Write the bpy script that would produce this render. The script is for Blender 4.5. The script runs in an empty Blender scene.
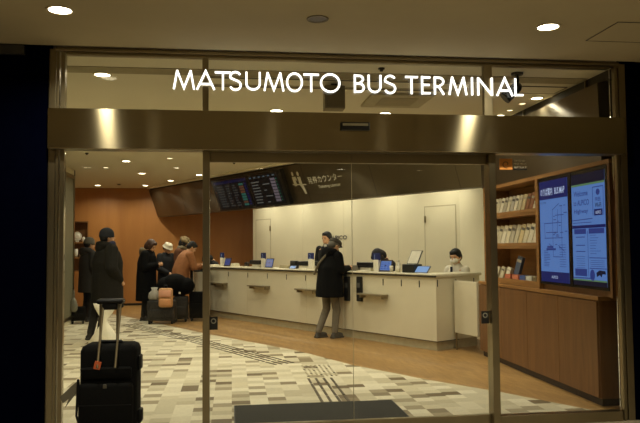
import bpy, bmesh, math, random
from mathutils import Vector, Matrix
random.seed(7)
PI = math.pi
scn = bpy.context.scene
COL = scn.collection

# ------------------------------------------------------------------ materials
def lin(c):
    return tuple(((v/255)/12.92 if v/255 <= .04045 else ((v/255+.055)/1.055)**2.4) for v in c)
def rgba(c):
    return (*lin(c), 1)
MATS = {}
def mat(name, col, rough=.6, metal=0, noise=.08, nscale=12, bump=0, bscale=60, stretch=(1, 1, 1), spec=.5, coat=0, aniso=0, sheen=0):
    if name in MATS: return MATS[name]
    m = bpy.data.materials.new(name); m.use_nodes = True; nt = m.node_tree; N = nt.nodes; L = nt.links
    b = N['Principled BSDF']
    tc = N.new('ShaderNodeTexCoord'); mp = N.new('ShaderNodeMapping'); mp.inputs['Scale'].default_value = stretch
    L.new(tc.outputs['Object'], mp.inputs[0])
    nz = N.new('ShaderNodeTexNoise'); nz.inputs['Scale'].default_value = nscale; nz.inputs['Detail'].default_value = 4
    L.new(mp.outputs[0], nz.inputs[0])
    rp = N.new('ShaderNodeValToRGB'); c = lin(col)
    rp.color_ramp.elements[0].position = .3; rp.color_ramp.elements[1].position = .7
    rp.color_ramp.elements[0].color = (*[v*(1-noise) for v in c], 1); rp.color_ramp.elements[1].color = (*[min(1, v*(1+noise)) for v in c], 1)
    L.new(nz.outputs[0], rp.inputs[0]); L.new(rp.outputs[0], b.inputs['Base Color'])
    b.inputs['Roughness'].default_value = rough; b.inputs['Metallic'].default_value = metal
    b.inputs['Specular IOR Level'].default_value = spec
    b.inputs['Coat Weight'].default_value = coat
    b.inputs['Sheen Weight'].default_value = sheen
    if aniso:
        b.inputs['Anisotropic'].default_value = aniso
        cv = N.new('ShaderNodeCombineXYZ'); cv.inputs[2].default_value = 1
        L.new(cv.outputs[0], b.inputs['Tangent'])
    if bump:
        n2 = N.new('ShaderNodeTexNoise'); n2.inputs['Scale'].default_value = bscale; L.new(mp.outputs[0], n2.inputs[0])
        bp = N.new('ShaderNodeBump'); bp.inputs['Strength'].default_value = bump; bp.inputs['Distance'].default_value = .01
        L.new(n2.outputs[0], bp.inputs['Height']); L.new(bp.outputs[0], b.inputs['Normal'])
    MATS[name] = m; return m
def emit(name, col, strength):
    if name in MATS: return MATS[name]
    m = bpy.data.materials.new(name); m.use_nodes = True; nt = m.node_tree
    b = nt.nodes['Principled BSDF']; b.inputs['Base Color'].default_value = (.01, .01, .01, 1); b.inputs['Roughness'].default_value = .3; b.inputs['Specular IOR Level'].default_value = .12
    nz = nt.nodes.new('ShaderNodeTexNoise'); nz.inputs['Scale'].default_value = 9
    mx = nt.nodes.new('ShaderNodeMix'); mx.data_type = 'RGBA'; c = lin(col)
    mx.inputs[6].default_value = (*[v*.97 for v in c], 1); mx.inputs[7].default_value = (*c, 1)
    nt.links.new(nz.outputs[0], mx.inputs[0]); nt.links.new(mx.outputs[2], b.inputs['Emission Color'])
    b.inputs['Emission Strength'].default_value = strength
    MATS[name] = m; return m
def glass_mat():
    m = bpy.data.materials.new('clear_glass'); m.use_nodes = True; nt = m.node_tree; N = nt.nodes; L = nt.links
    N.remove(N['Principled BSDF']); out = N['Material Output']
    t = N.new('ShaderNodeBsdfTransparent'); t.inputs[0].default_value = (.975, .985, .97, 1)
    g = N.new('ShaderNodeBsdfGlossy'); g.inputs['Roughness'].default_value = 0.0
    f = N.new('ShaderNodeFresnel'); f.inputs[0].default_value = 1.32
    x = N.new('ShaderNodeMixShader'); L.new(f.outputs[0], x.inputs[0]); L.new(t.outputs[0], x.inputs[1]); L.new(g.outputs[0], x.inputs[2])
    L.new(x.outputs[0], out.inputs[0]); return m
def wood_mat(name, col, dark, scale=(1, 1, 1), plank=None, rough=.45, nscale=6):
    m = bpy.data.materials.new(name); m.use_nodes = True; nt = m.node_tree; N = nt.nodes; L = nt.links; b = N['Principled BSDF']
    tc = N.new('ShaderNodeTexCoord'); mp = N.new('ShaderNodeMapping'); mp.inputs['Scale'].default_value = scale
    L.new(tc.outputs['Object'], mp.inputs[0])
    nz = N.new('ShaderNodeTexNoise'); nz.inputs['Scale'].default_value = nscale; nz.inputs['Detail'].default_value = 6; nz.inputs['Distortion'].default_value = .6
    L.new(mp.outputs[0], nz.inputs[0])
    rp = N.new('ShaderNodeValToRGB'); rp.color_ramp.elements[0].position = .3; rp.color_ramp.elements[1].position = .72
    rp.color_ramp.elements[0].color = rgba(dark); rp.color_ramp.elements[1].color = rgba(col)
    L.new(nz.outputs[0], rp.inputs[0]); src = rp.outputs[0]
    if plank:
        m2 = N.new('ShaderNodeMapping'); m2.inputs['Rotation'].default_value = (0, 0, plank[0]); L.new(tc.outputs['Object'], m2.inputs[0])
        br = N.new('ShaderNodeTexBrick'); br.inputs['Scale'].default_value = 1; br.inputs['Brick Width'].default_value = plank[1]; br.inputs['Row Height'].default_value = plank[2]
        br.inputs['Mortar Size'].default_value = .002; br.inputs['Color1'].default_value = (1, 1, 1, 1); br.inputs['Color2'].default_value = (.8, .78, .75, 1); br.inputs['Mortar'].default_value = (.45, .4, .35, 1)
        L.new(m2.outputs[0], br.inputs[0])
        mx = N.new('ShaderNodeMix'); mx.data_type = 'RGBA'; mx.blend_type = 'MULTIPLY'; mx.inputs[0].default_value = 1
        L.new(src, mx.inputs[6]); L.new(br.outputs[0], mx.inputs[7]); src = mx.outputs[2]
    L.new(src, b.inputs['Base Color']); b.inputs['Roughness'].default_value = rough
    return m
def tile_mat():
    m = bpy.data.materials.new('mosaic_carpet_tiles'); m.use_nodes = True; nt = m.node_tree; N = nt.nodes; L = nt.links; b = N['Principled BSDF']
    def math_(op, a, bb=None):
        n = N.new('ShaderNodeMath'); n.operation = op
        for i, v in enumerate((a, bb)):
            if v is None: continue
            if isinstance(v, (int, float)): n.inputs[i].default_value = v
            else: L.new(v, n.inputs[i])
        return n.outputs[0]
    tc = N.new('ShaderNodeTexCoord'); sp = N.new('ShaderNodeSeparateXYZ'); L.new(tc.outputs['Object'], sp.inputs[0])
    cx = math_('FLOOR', math_('DIVIDE', sp.outputs[0], .178))
    w1 = N.new('ShaderNodeTexWhiteNoise'); w1.noise_dimensions = '1D'; L.new(cx, w1.inputs['W'])
    off = math_('MULTIPLY', math_('FLOOR', math_('MULTIPLY', w1.outputs[0], 4)), .25)
    cyv = math_('FLOOR', math_('ADD', math_('DIVIDE', sp.outputs[1], .155), off))
    cb = N.new('ShaderNodeCombineXYZ'); L.new(cx, cb.inputs[0]); L.new(cyv, cb.inputs[1])
    w2 = N.new('ShaderNodeTexWhiteNoise'); w2.noise_dimensions = '2D'; L.new(cb.outputs[0], w2.inputs['Vector'])
    rp = N.new('ShaderNodeValToRGB'); rp.color_ramp.interpolation = 'CONSTANT'; e = rp.color_ramp.elements
    cols = [(0, (214, 205, 178)), (.2, (200, 191, 163)), (.38, (222, 214, 188)), (.55, (190, 180, 152)), (.70, (206, 196, 166)), (.82, (160, 148, 120)), (.90, (136, 122, 94)), (.96, (112, 96, 68))]
    e[0].position = 0; e[0].color = rgba(cols[0][1]); e[1].position = cols[1][0]; e[1].color = rgba(cols[1][1])
    for p, c in cols[2:]:
        k = e.new(p); k.color = rgba(c)
    L.new(w2.outputs[0], rp.inputs[0])
    nz = N.new('ShaderNodeTexNoise'); nz.inputs['Scale'].default_value = 25; L.new(tc.outputs['Object'], nz.inputs[0])
    mr = N.new('ShaderNodeMapRange'); mr.inputs[3].default_value = .88; mr.inputs[4].default_value = 1.08; L.new(nz.outputs[0], mr.inputs[0])
    mx = N.new('ShaderNodeMix'); mx.data_type = 'RGBA'; mx.blend_type = 'MULTIPLY'; mx.inputs[0].default_value = 1
    L.new(rp.outputs[0], mx.inputs[6]); L.new(mr.outputs[0], mx.inputs[7]); L.new(mx.outputs[2], b.inputs['Base Color'])
    b.inputs['Roughness'].default_value = .55; b.inputs['Specular IOR Level'].default_value = .3
    return m

GLASS = glass_mat()
STEEL = mat('brushed_steel', (160, 149, 120), .17, 1, .04, 3, aniso=1.0, stretch=(1, 1, 40))
FRAME = mat('satin_steel', (146, 134, 106), .30, 1, .06, 5)
BULK = mat('smoked_metal_panel', (104, 94, 74), .36, .8, .05, 2, aniso=.95)
DTRIM = mat('dark_trim', (40, 34, 24), .5, .3)
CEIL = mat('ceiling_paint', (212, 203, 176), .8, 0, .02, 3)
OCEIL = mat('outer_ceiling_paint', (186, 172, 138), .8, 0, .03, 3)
WHITE = mat('white_wall_paint', (226, 218, 190), .6, 0, .02, 4)
PANEL = mat('cream_laminate', (212, 204, 178), .45, 0, .02, 4)
SEAM = mat('panel_seam', (186, 176, 146), .7)
BLACK = mat('black_plastic', (20, 20, 20), .4)
OUTW = mat('navy_wall', (2, 3, 15), .9, spec=0)
OUTB = mat('black_wall', (2, 2, 5), .9, spec=0)
OUTF = mat('outer_floor_tiles', (150, 138, 116), .55, 0, .15, 30)
GROUNDGAP = mat('shadow_gap', (60, 52, 40), .8)
ORANGE = wood_mat('amber_wall_panel', (180, 124, 64), (164, 108, 54), (1, 1, .15), None, .5, 3)
CABW = wood_mat('walnut_cabinet', (128, 88, 48), (106, 70, 36), (3, 3, .25), None, .42, 6)
SHELFW = wood_mat('amber_shelf_wood', (166, 120, 66), (138, 96, 50), (3, .3, 3), None, .45, 6)
WFLOOR = wood_mat('oak_plank_floor', (176, 138, 82), (152, 116, 66), (4, .5, 1), (PI/2-.52, 1.6, .12), .42, 5)
TILE = tile_mat()
MATM = mat('charcoal_entrance_mat', (34, 34, 28), .9, 0, .25, 90, .5, 200)
LAMP = emit('lamp_glow', (255, 240, 205), 12)
LAMP2 = emit('dim_lamp_glow', (255, 236, 190), 2.5)
LETTER = emit('sign_glow', (255, 252, 240), 2.2)
SKIN = mat('skin', (206, 158, 120), .5, 0, .05, 30)
HAIR = mat('black_hair', (12, 10, 9), .75, 0, .3, 60, .4, 120, (1, 1, .2))
BHAIR = mat('brown_hair', (66, 40, 24), .45, 0, .3, 60, .4, 120, (1, 1, .2))
DARK = mat('near_black_cloth', (9, 9, 9), .9, 0, .2, 40, .3, 60, spec=.15)

# ------------------------------------------------------------------ mesh helpers
def link(name, me, m=None, parent=None, smooth=False):
    o = bpy.data.objects.new(name, me); COL.objects.link(o)
    if m:
        for k in (m if isinstance(m, (list, tuple)) else [m]): me.materials.append(k)
    if parent is not None: o.parent = parent
    if smooth:
        for p in me.polygons: p.use_smooth = True
    return o
class MB:
    def __init__(s): s.bm = bmesh.new()
    def box(s, x0, y0, z0, x1, y1, z1, M=None, bevel=0):
        b = bmesh.new(); bmesh.ops.create_cube(b, size=1)
        sx, sy, sz = x1-x0, y1-y0, z1-z0
        for v in b.verts: v.co = Vector(((v.co.x+.5)*sx+x0, (v.co.y+.5)*sy+y0, (v.co.z+.5)*sz+z0))
        if bevel: bmesh.ops.bevel(b, geom=list(b.edges), offset=bevel, segments=2, affect='EDGES', profile=.5)
        s.merge(b, M); return s
    def merge(s, b, M=None):
        if M is not None: bmesh.ops.transform(b, matrix=M, verts=b.verts)
        bmesh.ops.recalc_face_normals(b, faces=b.faces)
        me = bpy.data.meshes.new('tmp'); b.to_mesh(me); b.free(); s.bm.from_mesh(me); bpy.data.meshes.remove(me)
    def rings(s, rings, closed_ends=True, M=None):
        b = bmesh.new(); R = [[b.verts.new(p) for p in r] for r in rings]; n = len(rings[0])
        for i in range(len(R)-1):
            for j in range(n):
                b.faces.new((R[i][j], R[i][(j+1) % n], R[i+1][(j+1) % n], R[i+1][j]))
        if closed_ends:
            b.faces.new(R[0][::-1]); b.faces.new(R[-1])
        s.merge(b, M); return s
    def cap(s, a, b_, ra, rb=None, n=12, flat=(1, 1), M=None):
        rb = ra if rb is None else rb; a = Vector(a); b_ = Vector(b_); d = (b_-a)
        if d.length < 1e-6: d = Vector((0, 0, 1e-4))
        z = d.normalized(); x = z.orthogonal().normalized() if abs(z.z) < .99 else Vector((1, 0, 0)); x = (x-z*x.dot(z)).normalized(); y = z.cross(x)
        rg = []
        for i in range(4): 
            t = -PI/2+PI/2*(i+.35)/4; rg.append((a+z*ra*math.sin(t), ra*math.cos(t)))
        rg.append((a, ra)); rg.append((b_, rb))
        for i in range(4):
            t = PI/2*(i+.65)/4; rg.append((b_+z*rb*math.sin(t), rb*math.cos(t)))
        return s.rings([[c+(x*math.cos(2*PI*k/n)*flat[0]+y*math.sin(2*PI*k/n)*flat[1])*r for k in range(n)] for c, r in rg], True, M)
    def cyl(s, a, b_, ra, rb=None, n=16, M=None):
        rb = ra if rb is None else rb; a = Vector(a); b_ = Vector(b_); z = (b_-a).normalized(); x = z.orthogonal().normalized(); y = z.cross(x)
        return s.rings([[c+(x*math.cos(2*PI*k/n)+y*math.sin(2*PI*k/n))*r for k in range(n)] for c, r in ((a, ra), (b_, rb))], True, M)
    def ell(s, c, r, M=None, n=16, zr=(-1, 1)):
        c = Vector(c); rg = []; m = 10; a0 = math.asin(max(-.999, zr[0])); a1 = math.asin(min(.999, zr[1]))
        for i in range(m+1):
            t = a0+(a1-a0)*i/m; t = max(-PI/2+.06, min(PI/2-.06, t)); rg.append([c+Vector((r[0]*math.cos(t)*math.cos(2*PI*k/n), r[1]*math.cos(t)*math.sin(2*PI*k/n), r[2]*math.sin(t))) for k in range(n)])
        return s.rings(rg, True, M)
    def loft(s, L_, n=20, M=None):   # (cx, cy, z, rx, ry)
        return s.rings([[Vector((cx+rx*math.cos(2*PI*k/n), cy+ry*math.sin(2*PI*k/n), z)) for k in range(n)] for cx, cy, z, rx, ry in L_], True, M)
    def poly(s, pts, h, axis=None, M=None):   # extruded polygon in XY, up by h
        b = bmesh.new(); f = b.faces.new([b.verts.new((p[0], p[1], 0)) for p in pts])
        r = bmesh.ops.extrude_face_region(b, geom=[f]); vs = [g for g in r['geom'] if isinstance(g, bmesh.types.BMVert)]
        bmesh.ops.translate(b, vec=(0, 0, h), verts=vs); s.merge(b, M); return s
    def quad(s, p):
        s.bm.faces.new([s.bm.verts.new(q) for q in p]); return s
    def build(s, name, m=None, parent=None, smooth=False, voxel=0, relax=0, deform=None):
        if deform:
            for v in s.bm.verts: v.co = Vector(deform(v.co))
        me = bpy.data.meshes.new(name); s.bm.to_mesh(me); s.bm.free()
        if voxel:
            t = bpy.data.objects.new('tmp', me); COL.objects.link(t); md = t.modifiers.new('r', 'REMESH'); md.mode = 'VOXEL'; md.voxel_size = voxel
            if relax:
                sm = t.modifiers.new('s', 'SMOOTH'); sm.iterations = relax; sm.factor = .5
            dg = bpy.context.evaluated_depsgraph_get(); me2 = bpy.data.meshes.new_from_object(t.evaluated_get(dg))
            bpy.data.objects.remove(t); bpy.data.meshes.remove(me); me = me2; me.name = name; me.materials.clear()
        return link(name, me, m, parent, smooth)
def empty(name, loc, rz=0, label=None, cat=None, group=None):
    o = bpy.data.objects.new(name, None); COL.objects.link(o); o.location = loc; o.rotation_euler = (0, 0, rz); o.empty_display_size = .1
    if label: o['label'] = label
    if cat: o['category'] = cat
    if group: o['group'] = group
    return o
def tag(o, label, cat, group=None, kind=None):
    o['label'] = label; o['category'] = cat
    if group: o['group'] = group
    if kind: o['kind'] = kind
    return o
def struct(o, label=None, cat=None):
    o['kind'] = 'structure'
    if label: o['label'] = label
    if cat: o['category'] = cat
    return o
def copy_tree(o, parent=None):
    c = o.copy(); COL.objects.link(c)
    if parent is not None: c.parent = parent
    for ch in list(o.children): copy_tree(ch, c)
    return c
def frameM(o, x, y):       # local x,y,z axes -> world
    x = Vector(x).normalized(); y = Vector(y).normalized(); z = x.cross(y)
    return Matrix(((x.x, y.x, z.x, o[0]), (x.y, y.y, z.y, o[1]), (x.z, y.z, z.z, o[2]), (0, 0, 0, 1)))
def text(name, body, m, parent, o, x, y, w=None, h=None, ext=.002, bold=0):
    cu = bpy.data.curves.new(name, 'FONT'); cu.body = body; cu.size = 1; cu.extrude = 0; cu.offset = bold; cu.resolution_u = 3
    t = bpy.data.objects.new('tmp', cu); COL.objects.link(t)
    dg = bpy.context.evaluated_depsgraph_get(); me = bpy.data.meshes.new_from_object(t.evaluated_get(dg)); bpy.data.objects.remove(t)
    me.materials.clear()
    xs = [v.co.x for v in me.vertices]; ys = [v.co.y for v in me.vertices]
    W = max(xs)-min(xs); H = max(ys)-min(ys)
    sx = w/W if w else None; sy = h/H if h else None
    if sx is None: sx = sy
    if sy is None: sy = sx
    M = frameM(o, x, y)
    for v in me.vertices: v.co = M @ Vector(((v.co.x-min(xs))*sx, (v.co.y-min(ys))*sy, 0))
    me.name = name
    ob = link(name, me, m, parent)
    return ob

# ------------------------------------------------------------------ camera
cam = bpy.data.cameras.new('camera'); co = bpy.data.objects.new('camera', cam); COL.objects.link(co)
cam.sensor_width = 36; cam.lens = 688.7/640*36
yaw, pit, roll = [math.radians(v) for v in (7.327, 2.98, -.456)]
cy_, sy_, cp_, sp_, cr_, sr_ = math.cos(yaw), math.sin(yaw), math.cos(pit), math.sin(pit), math.cos(roll), math.sin(roll)
fwd = Vector((sy_*cp_, cy_*cp_, sp_)); rt = Vector((cy_, -sy_, 0)); up = rt.cross(fwd)
r2 = rt*cr_+up*sr_; u2 = up*cr_-rt*sr_
co.matrix_world = Matrix(((r2.x, u2.x, -fwd.x, 0), (r2.y, u2.y, -fwd.y, 0), (r2.z, u2.z, -fwd.z, 1.5), (0, 0, 0, 1)))
cam.clip_end = 100
scn.camera = co
vs = scn.view_settings; vs.view_transform = 'Standard'; vs.look = 'None'; vs.gamma = 1; vs.use_curve_mapping = False; vs.exposure = .02
wd = bpy.data.worlds.new('night'); scn.world = wd; wd.use_nodes = True
wd.node_tree.nodes['Background'].inputs[0].default_value = (.010, .011, .02, 1); wd.node_tree.nodes['Background'].inputs[1].default_value = .5

CH = 3.12            # interior ceiling height
P0 = Vector((2.91, 9.64, 0)); A_ = math.radians(29.9)
Cd = Vector((-math.sin(A_), math.cos(A_), 0)); Nd = Vector((math.cos(A_), math.sin(A_), 0))
def cp(s, t, z=0): return P0+Cd*s+Nd*t+Vector((0, 0, z))
CM = frameM(P0, -Cd, Nd)       # local x = towards the near corner, y = inwards, z up ; x=-s
def cbox(mb, s0, s1, t0, t1, z0, z1, bevel=0): return mb.box(-s1, t0, z0, -s0, t1, z1, CM, bevel)

# ------------------------------------------------------------------ floor
bound = [(-5.4, 20.6), (-4.11, 18.41), (-2.39, 15.95), (-.51, 12.47), (.2, 11.3), (.91, 10.16), (1.54, 8.72), (2.2, 7.62), (2.74, 6.88), (3.23, 6.04), (3.5, 5.6)]
f = struct(MB().poly(bound+[(-5.4, 5.6)], -.12).build('floor', TILE))
f = struct(MB().poly(bound[::-1]+[(-5.4, 20.7), (5.6, 20.7), (5.6, 5.6)][0:3], -.12).build('floor', WFLOOR))
struct(MB().box(-9, -9, -.12, 9, 5.6, 0).build('floor', OUTF))
# ceilings
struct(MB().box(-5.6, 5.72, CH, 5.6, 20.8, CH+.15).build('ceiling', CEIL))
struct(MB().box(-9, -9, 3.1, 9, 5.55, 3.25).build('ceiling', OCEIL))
# walls
struct(MB().box(-9, 5.6, 0, -1.95, 5.8, 3.25).build('wall_front_left', OUTB))
struct(MB().box(-1.95, 5.57, 0, -1.43, 5.8, 3.25).build('wall_front_left', OUTW))
struct(MB().box(3.43, 5.6, 0, 9, 5.8, 3.25).build('wall_front_right', OUTW))
struct(MB().box(-9.2, -9, 0, -9, 5.8, 3.25).build('wall_outer_left', OUTB))
struct(MB().box(9, -9, 0, 9.2, 5.8, 3.25).build('wall_outer_right', OUTB))
struct(MB().box(-3.35, 5.8, 0, -3.2, 14.6, CH).build('wall_left', WHITE))
w = MB(); w.box(-5.5, 14.45, 0, -3.35, 14.6, CH); struct(w.build('wall_left', WHITE))
struct(MB().box(-5.6, 14.45, 0, -5.45, 19, CH).build('wall_left', ORANGE))
# back wall with a niche for shelves
w = MB()
NX0, NX1, NZ0, NZ1 = -4.55, -3.76, .92, 2.24
w.box(-5.5, 18.86, 0, NX0, 19.05, CH); w.box(NX1, 18.86, 0, 2.2, 19.05, CH); w.box(NX0, 18.86, 0, NX1, 19.05, NZ0); w.box(NX0, 18.86, NZ1, NX1, 19.05, CH)
struct(w.build('wall_back', ORANGE))
WT = 1.9
w = MB(); cbox(w, -2.9, 8.06, WT, WT+.15, 0, CH); struct(w.build('wall_counter', WHITE))
struct(MB().box(3.95, 5.8, 0, 4.1, 11.6, CH).build('wall_right', WHITE))
# shadow-gap base under the orange wall
struct(MB().box(-3.7, 18.845, 0, 2.0, 18.86, .06).build('baseboard_back', DTRIM))
# wall doors in the white counter wall (flush)
def flush_door(s0, s1, z1, hinge):
    e = empty('door', cp((s0+s1)/2, WT-.005), 0); e.name = 'door_1'; struct(e, 'flush white door set in the white wall behind the counter', 'door')
    inv = Matrix.Translation(-e.location)
    def b(name, m, *a):
        q = MB(); cbox(q, *a); bmesh.ops.transform(q.bm, matrix=inv, verts=q.bm.verts); return q.build(name, m, e)
    b('door_panel', WHITE, s0, s1, WT-.004, WT-.001, 0.01, z1)
    fr = MB(); cbox(fr, s0-.02, s0, WT-.005, WT-.001, 0.01, z1+.02); cbox(fr, s1, s1+.02, WT-.005, WT-.001, 0.01, z1+.02); cbox(fr, s0, s1, WT-.005, WT-.001, z1, z1+.02)
    bmesh.ops.transform(fr.bm, matrix=inv, verts=fr.bm.verts); fr.build('door_frame', SEAM, e)
    b('hinge', FRAME, hinge-.012, hinge+.012, WT-.03, WT-.013, z1-.28, z1-.16)
flush_door(1.3, 2.03, 2.22, 2.02); flush_door(7.25, 7.9, 2.19, 7.24)
# faint panel joints
for k, s in enumerate((1.55-1.6, 2.75, 4.42, 5.9)):
    q = MB(); cbox(q, s, s+.004, WT-.002, WT, .02, 2.6); struct(q.build('trim_%d' % (k+1), SEAM))

# left wall: framed glazed panel
q = empty('window_9', (-3.2, 13.6, 0)); struct(q, 'tall glazed panel in the white left wall', 'window')
MB().box(.0, -2.6, .1, .03, .95, .17).box(0, -2.6, 2.93, .03, .95, 3.0).box(0, .88, .17, .03, .95, 2.93).box(0, -1.1, .17, .03, -1.04, 2.93).build('window_frame', FRAME, q)
MB().box(.008, -2.6, .17, .016, .88, 2.93).build('pane', mat('grey_frosted_pane', (118, 114, 92), .4), q)
struct(MB().box(-3.215, 14.6, 0, -3.19, 14.64, CH).build('trim_9', DTRIM))

# ------------------------------------------------------------------ niche shelving on the orange wall
sh = empty('display_shelf', (-4.15, 19.0, NZ0), 0, 'dark wooden niche shelves let into the amber wall at far left', 'shelf')
MB().box(-.4, .05, 0, .39, .09, NZ1-NZ0).box(-.4, -.14, 0, -.37, .05, NZ1-NZ0).box(.36, -.14, 0, .39, .05, NZ1-NZ0).box(-.37, -.14, NZ1-NZ0-.03, .36, .05, NZ1-NZ0).box(-.37, -.14, 0, .36, .05, .03).build('cabinet_box', CABW, sh)
for z in (1.29, 1.69):
    MB().box(-.37, -.16, z-NZ0-.035, .36, .05, z-NZ0).build('shelf_board', SHELFW, sh)
CER = mat('white_ceramic', (225, 220, 205), .25, 0, .02)
p = MB().cyl((-4.06, 18.93, 1.84), (-4.06, 18.955, 1.84), .12, .115, 24).cyl((-4.06, 18.915, 1.84), (-4.06, 18.93, 1.84), .05, .08, 24).box(-4.1, 18.93, 1.69, -4.02, 18.98, 1.74).build('plate', CER)
tag(p, 'round white plate standing upright on the upper niche shelf', 'plate')
p = MB().loft([(-3.89, 18.93, 1.69, .03, .03), (-3.89, 18.93, 1.74, .05, .05), (-3.89, 18.93, 1.80, .04, .04), (-3.89, 18.93, 1.83, .02, .02)]).build('vase', CER, smooth=True)
tag(p, 'small white vase beside the upright plate in the wall niche', 'vase')
for i, (x, hh, l) in enumerate([(-4.08, .22, 'tall pale cup at the left of the middle niche shelf'), (-3.95, .17, 'short pale cup in the middle of the middle niche shelf'), (-3.84, .13, 'smallest pale cup at the right of the middle niche shelf')]):
    p = MB().loft([(x, 18.93, 1.29, .035, .035), (x, 18.93, 1.29+hh*.4, .05, .05), (x, 18.93, 1.29+hh, .045, .045)]).build('cup', CER, smooth=True); tag(p, l, 'cup', 'cups in the wall niche')

# ------------------------------------------------------------------ bulkhead over the counter
def tz(z): return .05+.30*(CH-z)/.78
def BF(s, z, off=0):
    u = Vector((0, 0, .78))-Nd*.30; u.normalize(); nr = (-Cd).cross(u)
    return cp(s, tz(z), z)+nr*off
BU = (Vector((0, 0, .78))-Nd*.30).normalized()
def bprism(mb, s0, s1, prof):
    mb.rings([[tuple(cp(s, t, z)) for t, z in prof] for s in (s0, s1)], True)
w = MB(); bprism(w, -.75, 10.35, [(tz(3.05), 3.05), (tz(2.34), 2.34), (tz(2.34)+.02, 2.34), (.75, 2.36), (.75, CH), (.16, CH), (.16, 3.05)])
struct(w.build('wall_bulkhead', BULK))
w = MB(); bprism(w, -.75, 10.3, [(.10, 3.05), (.07, CH), (.10, CH), (.15, 3.05)][0:4]); struct(w.build('trim_20', DTRIM))
w = MB(); bprism(w, -.75, 10.25, [(-.02, CH-.045), (-.02, CH-.002), (.06, CH-.002), (.06, CH-.045)]); struct(w.build('trim_21', mat('pale_metal_trim', (236, 226, 196), .4)))
for s in (-.2, 1.6, 3.45, 8.6):
    w = MB(); q0 = BF(s, 3.05, .001); q1 = BF(s, 2.345, .001); q2 = BF(s+.008, 2.345, .001); q3 = BF(s+.008, 3.05, .001); w.quad([q0, q1, q2, q3]); struct(w.build('trim_22', DTRIM))
# metal band above the right shelving
w = MB(); w.rings([[(x, y, z) for x, z in ((3.40, 3.02), (3.42, 2.29), (3.95, 2.29), (3.95, CH), (3.52, CH), (3.52, 3.02))] for y in (6.0, 9.1)]); struct(w.build('wall_right_band', BULK))
struct(MB().box(3.5, 5.82, 2.31, 3.94, 5.99, CH).build('trim_25', DTRIM))
struct(MB().box(3.46, 5.8, 3.03, 3.52, 9.1, CH).build('trim_23', DTRIM))
for y in (6.3, 7.75): struct(MB().box(3.445, y, 3.03, 3.46, y+.02, CH-.005).build('trim_24', FRAME))

# ------------------------------------------------------------------ departure display
DB = empty('departure_board', cp(5.4, .2, 2.4), 0, 'black twin-screen bus departure board hung on the smoked metal bulkhead', 'display board')
DBi = Matrix.Translation(-DB.location)
def db(mb, name, m):
    bmesh.ops.transform(mb.bm, matrix=DBi, verts=mb.bm.verts); return mb.build(name, m, DB)
def bslab(mb, s0, s1, z0, z1, o0, o1):
    s0 -= .2; s1 -= .2
    mb.rings([[tuple(BF(s0, z0, o)), tuple(BF(s1, z0, o)), tuple(BF(s1, z1, o)), tuple(BF(s0, z1, o))] for o in (o0, o1)], True)
q = MB(); bslab(q, 4.22, 6.98, 2.36, 3.03, .0, .085); db(q, 'housing', BLACK)
SCR = emit('dark_screen', (10, 11, 14), .6)
for nm, a, b_ in (('screen', 5.49, 6.9), ('screen', 4.32, 5.42)):
    q = MB(); bslab(q, a, b_, 2.40, 2.99, .086, .09); scr = db(q, nm, SCR)
def dots(rows, m, name):
    for s1, s0, z1, z0 in rows:
        s1 -= .2; s0 -= .2
        q = MB(); q.quad([BF(s1, z0, .0925), BF(s0, z0, .0925), BF(s0, z1, .0925), BF(s1, z1, .0925)]); db(q, name, m)
rows = []; 
for i in range(9):
    z = 2.88-i*.052
    for a, b_ in ((6.8, 6.5), (6.42, 6.22), (6.15, 5.95)):
        rows.append((a, b_+random.random()*.1, z, z-.02))
dots(rows, emit('dim_text', (70, 70, 68), .5), 'screen_text')
dots([(6.88, 5.52, 2.98, 2.925)], emit('blue_header', (16, 20, 58), .5), 'screen_header')
for c, ks in (((60, 150, 130), (0, 8)), ((150, 90, 60), (1, 2, 3, 7)), ((60, 110, 235), (4, 5, 6))):
    dots([(5.86, 5.68, 2.89-k*.052, 2.85-k*.052) for k in ks], emit('status_%d' % c[0], tuple(int(v*.75+20) for v in c), .3), 'screen_status')
dots([(5.64, 5.56, 2.89-k*.052, 2.86-k*.052) for k in range(9)], emit('blue_status', (26, 34, 96), .4), 'screen_status')
rows = []
for i in range(8):
    z = 2.87-i*.058
    rows.append((5.36, 5.12-random.random()*.08, z, z-.018))
    if i % 2: rows.append((4.95, 4.85, z, z-.018))
    if i in (1, 5): rows.append((4.86, 4.7, z, z-.02))
dots(rows, emit('pale_text', (110, 110, 104), .5), 'screen_text')
dots([(4.64, 4.47, 2.9-i*.058, 2.855-i*.058) for i in range(8)], emit('pink_status', (120, 108, 116), .5), 'screen_status')
dots([(4.44, 4.41, 2.89-i*.058, 2.87-i*.058) for i in range(8)], emit('green_status', (50, 130, 100), .5), 'screen_status')
dots([(5.38-i*.17, 5.3-i*.17, 2.965, 2.94) for i in range(6)], emit('head_marks', (80, 95, 105), .5), 'screen_header')

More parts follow.
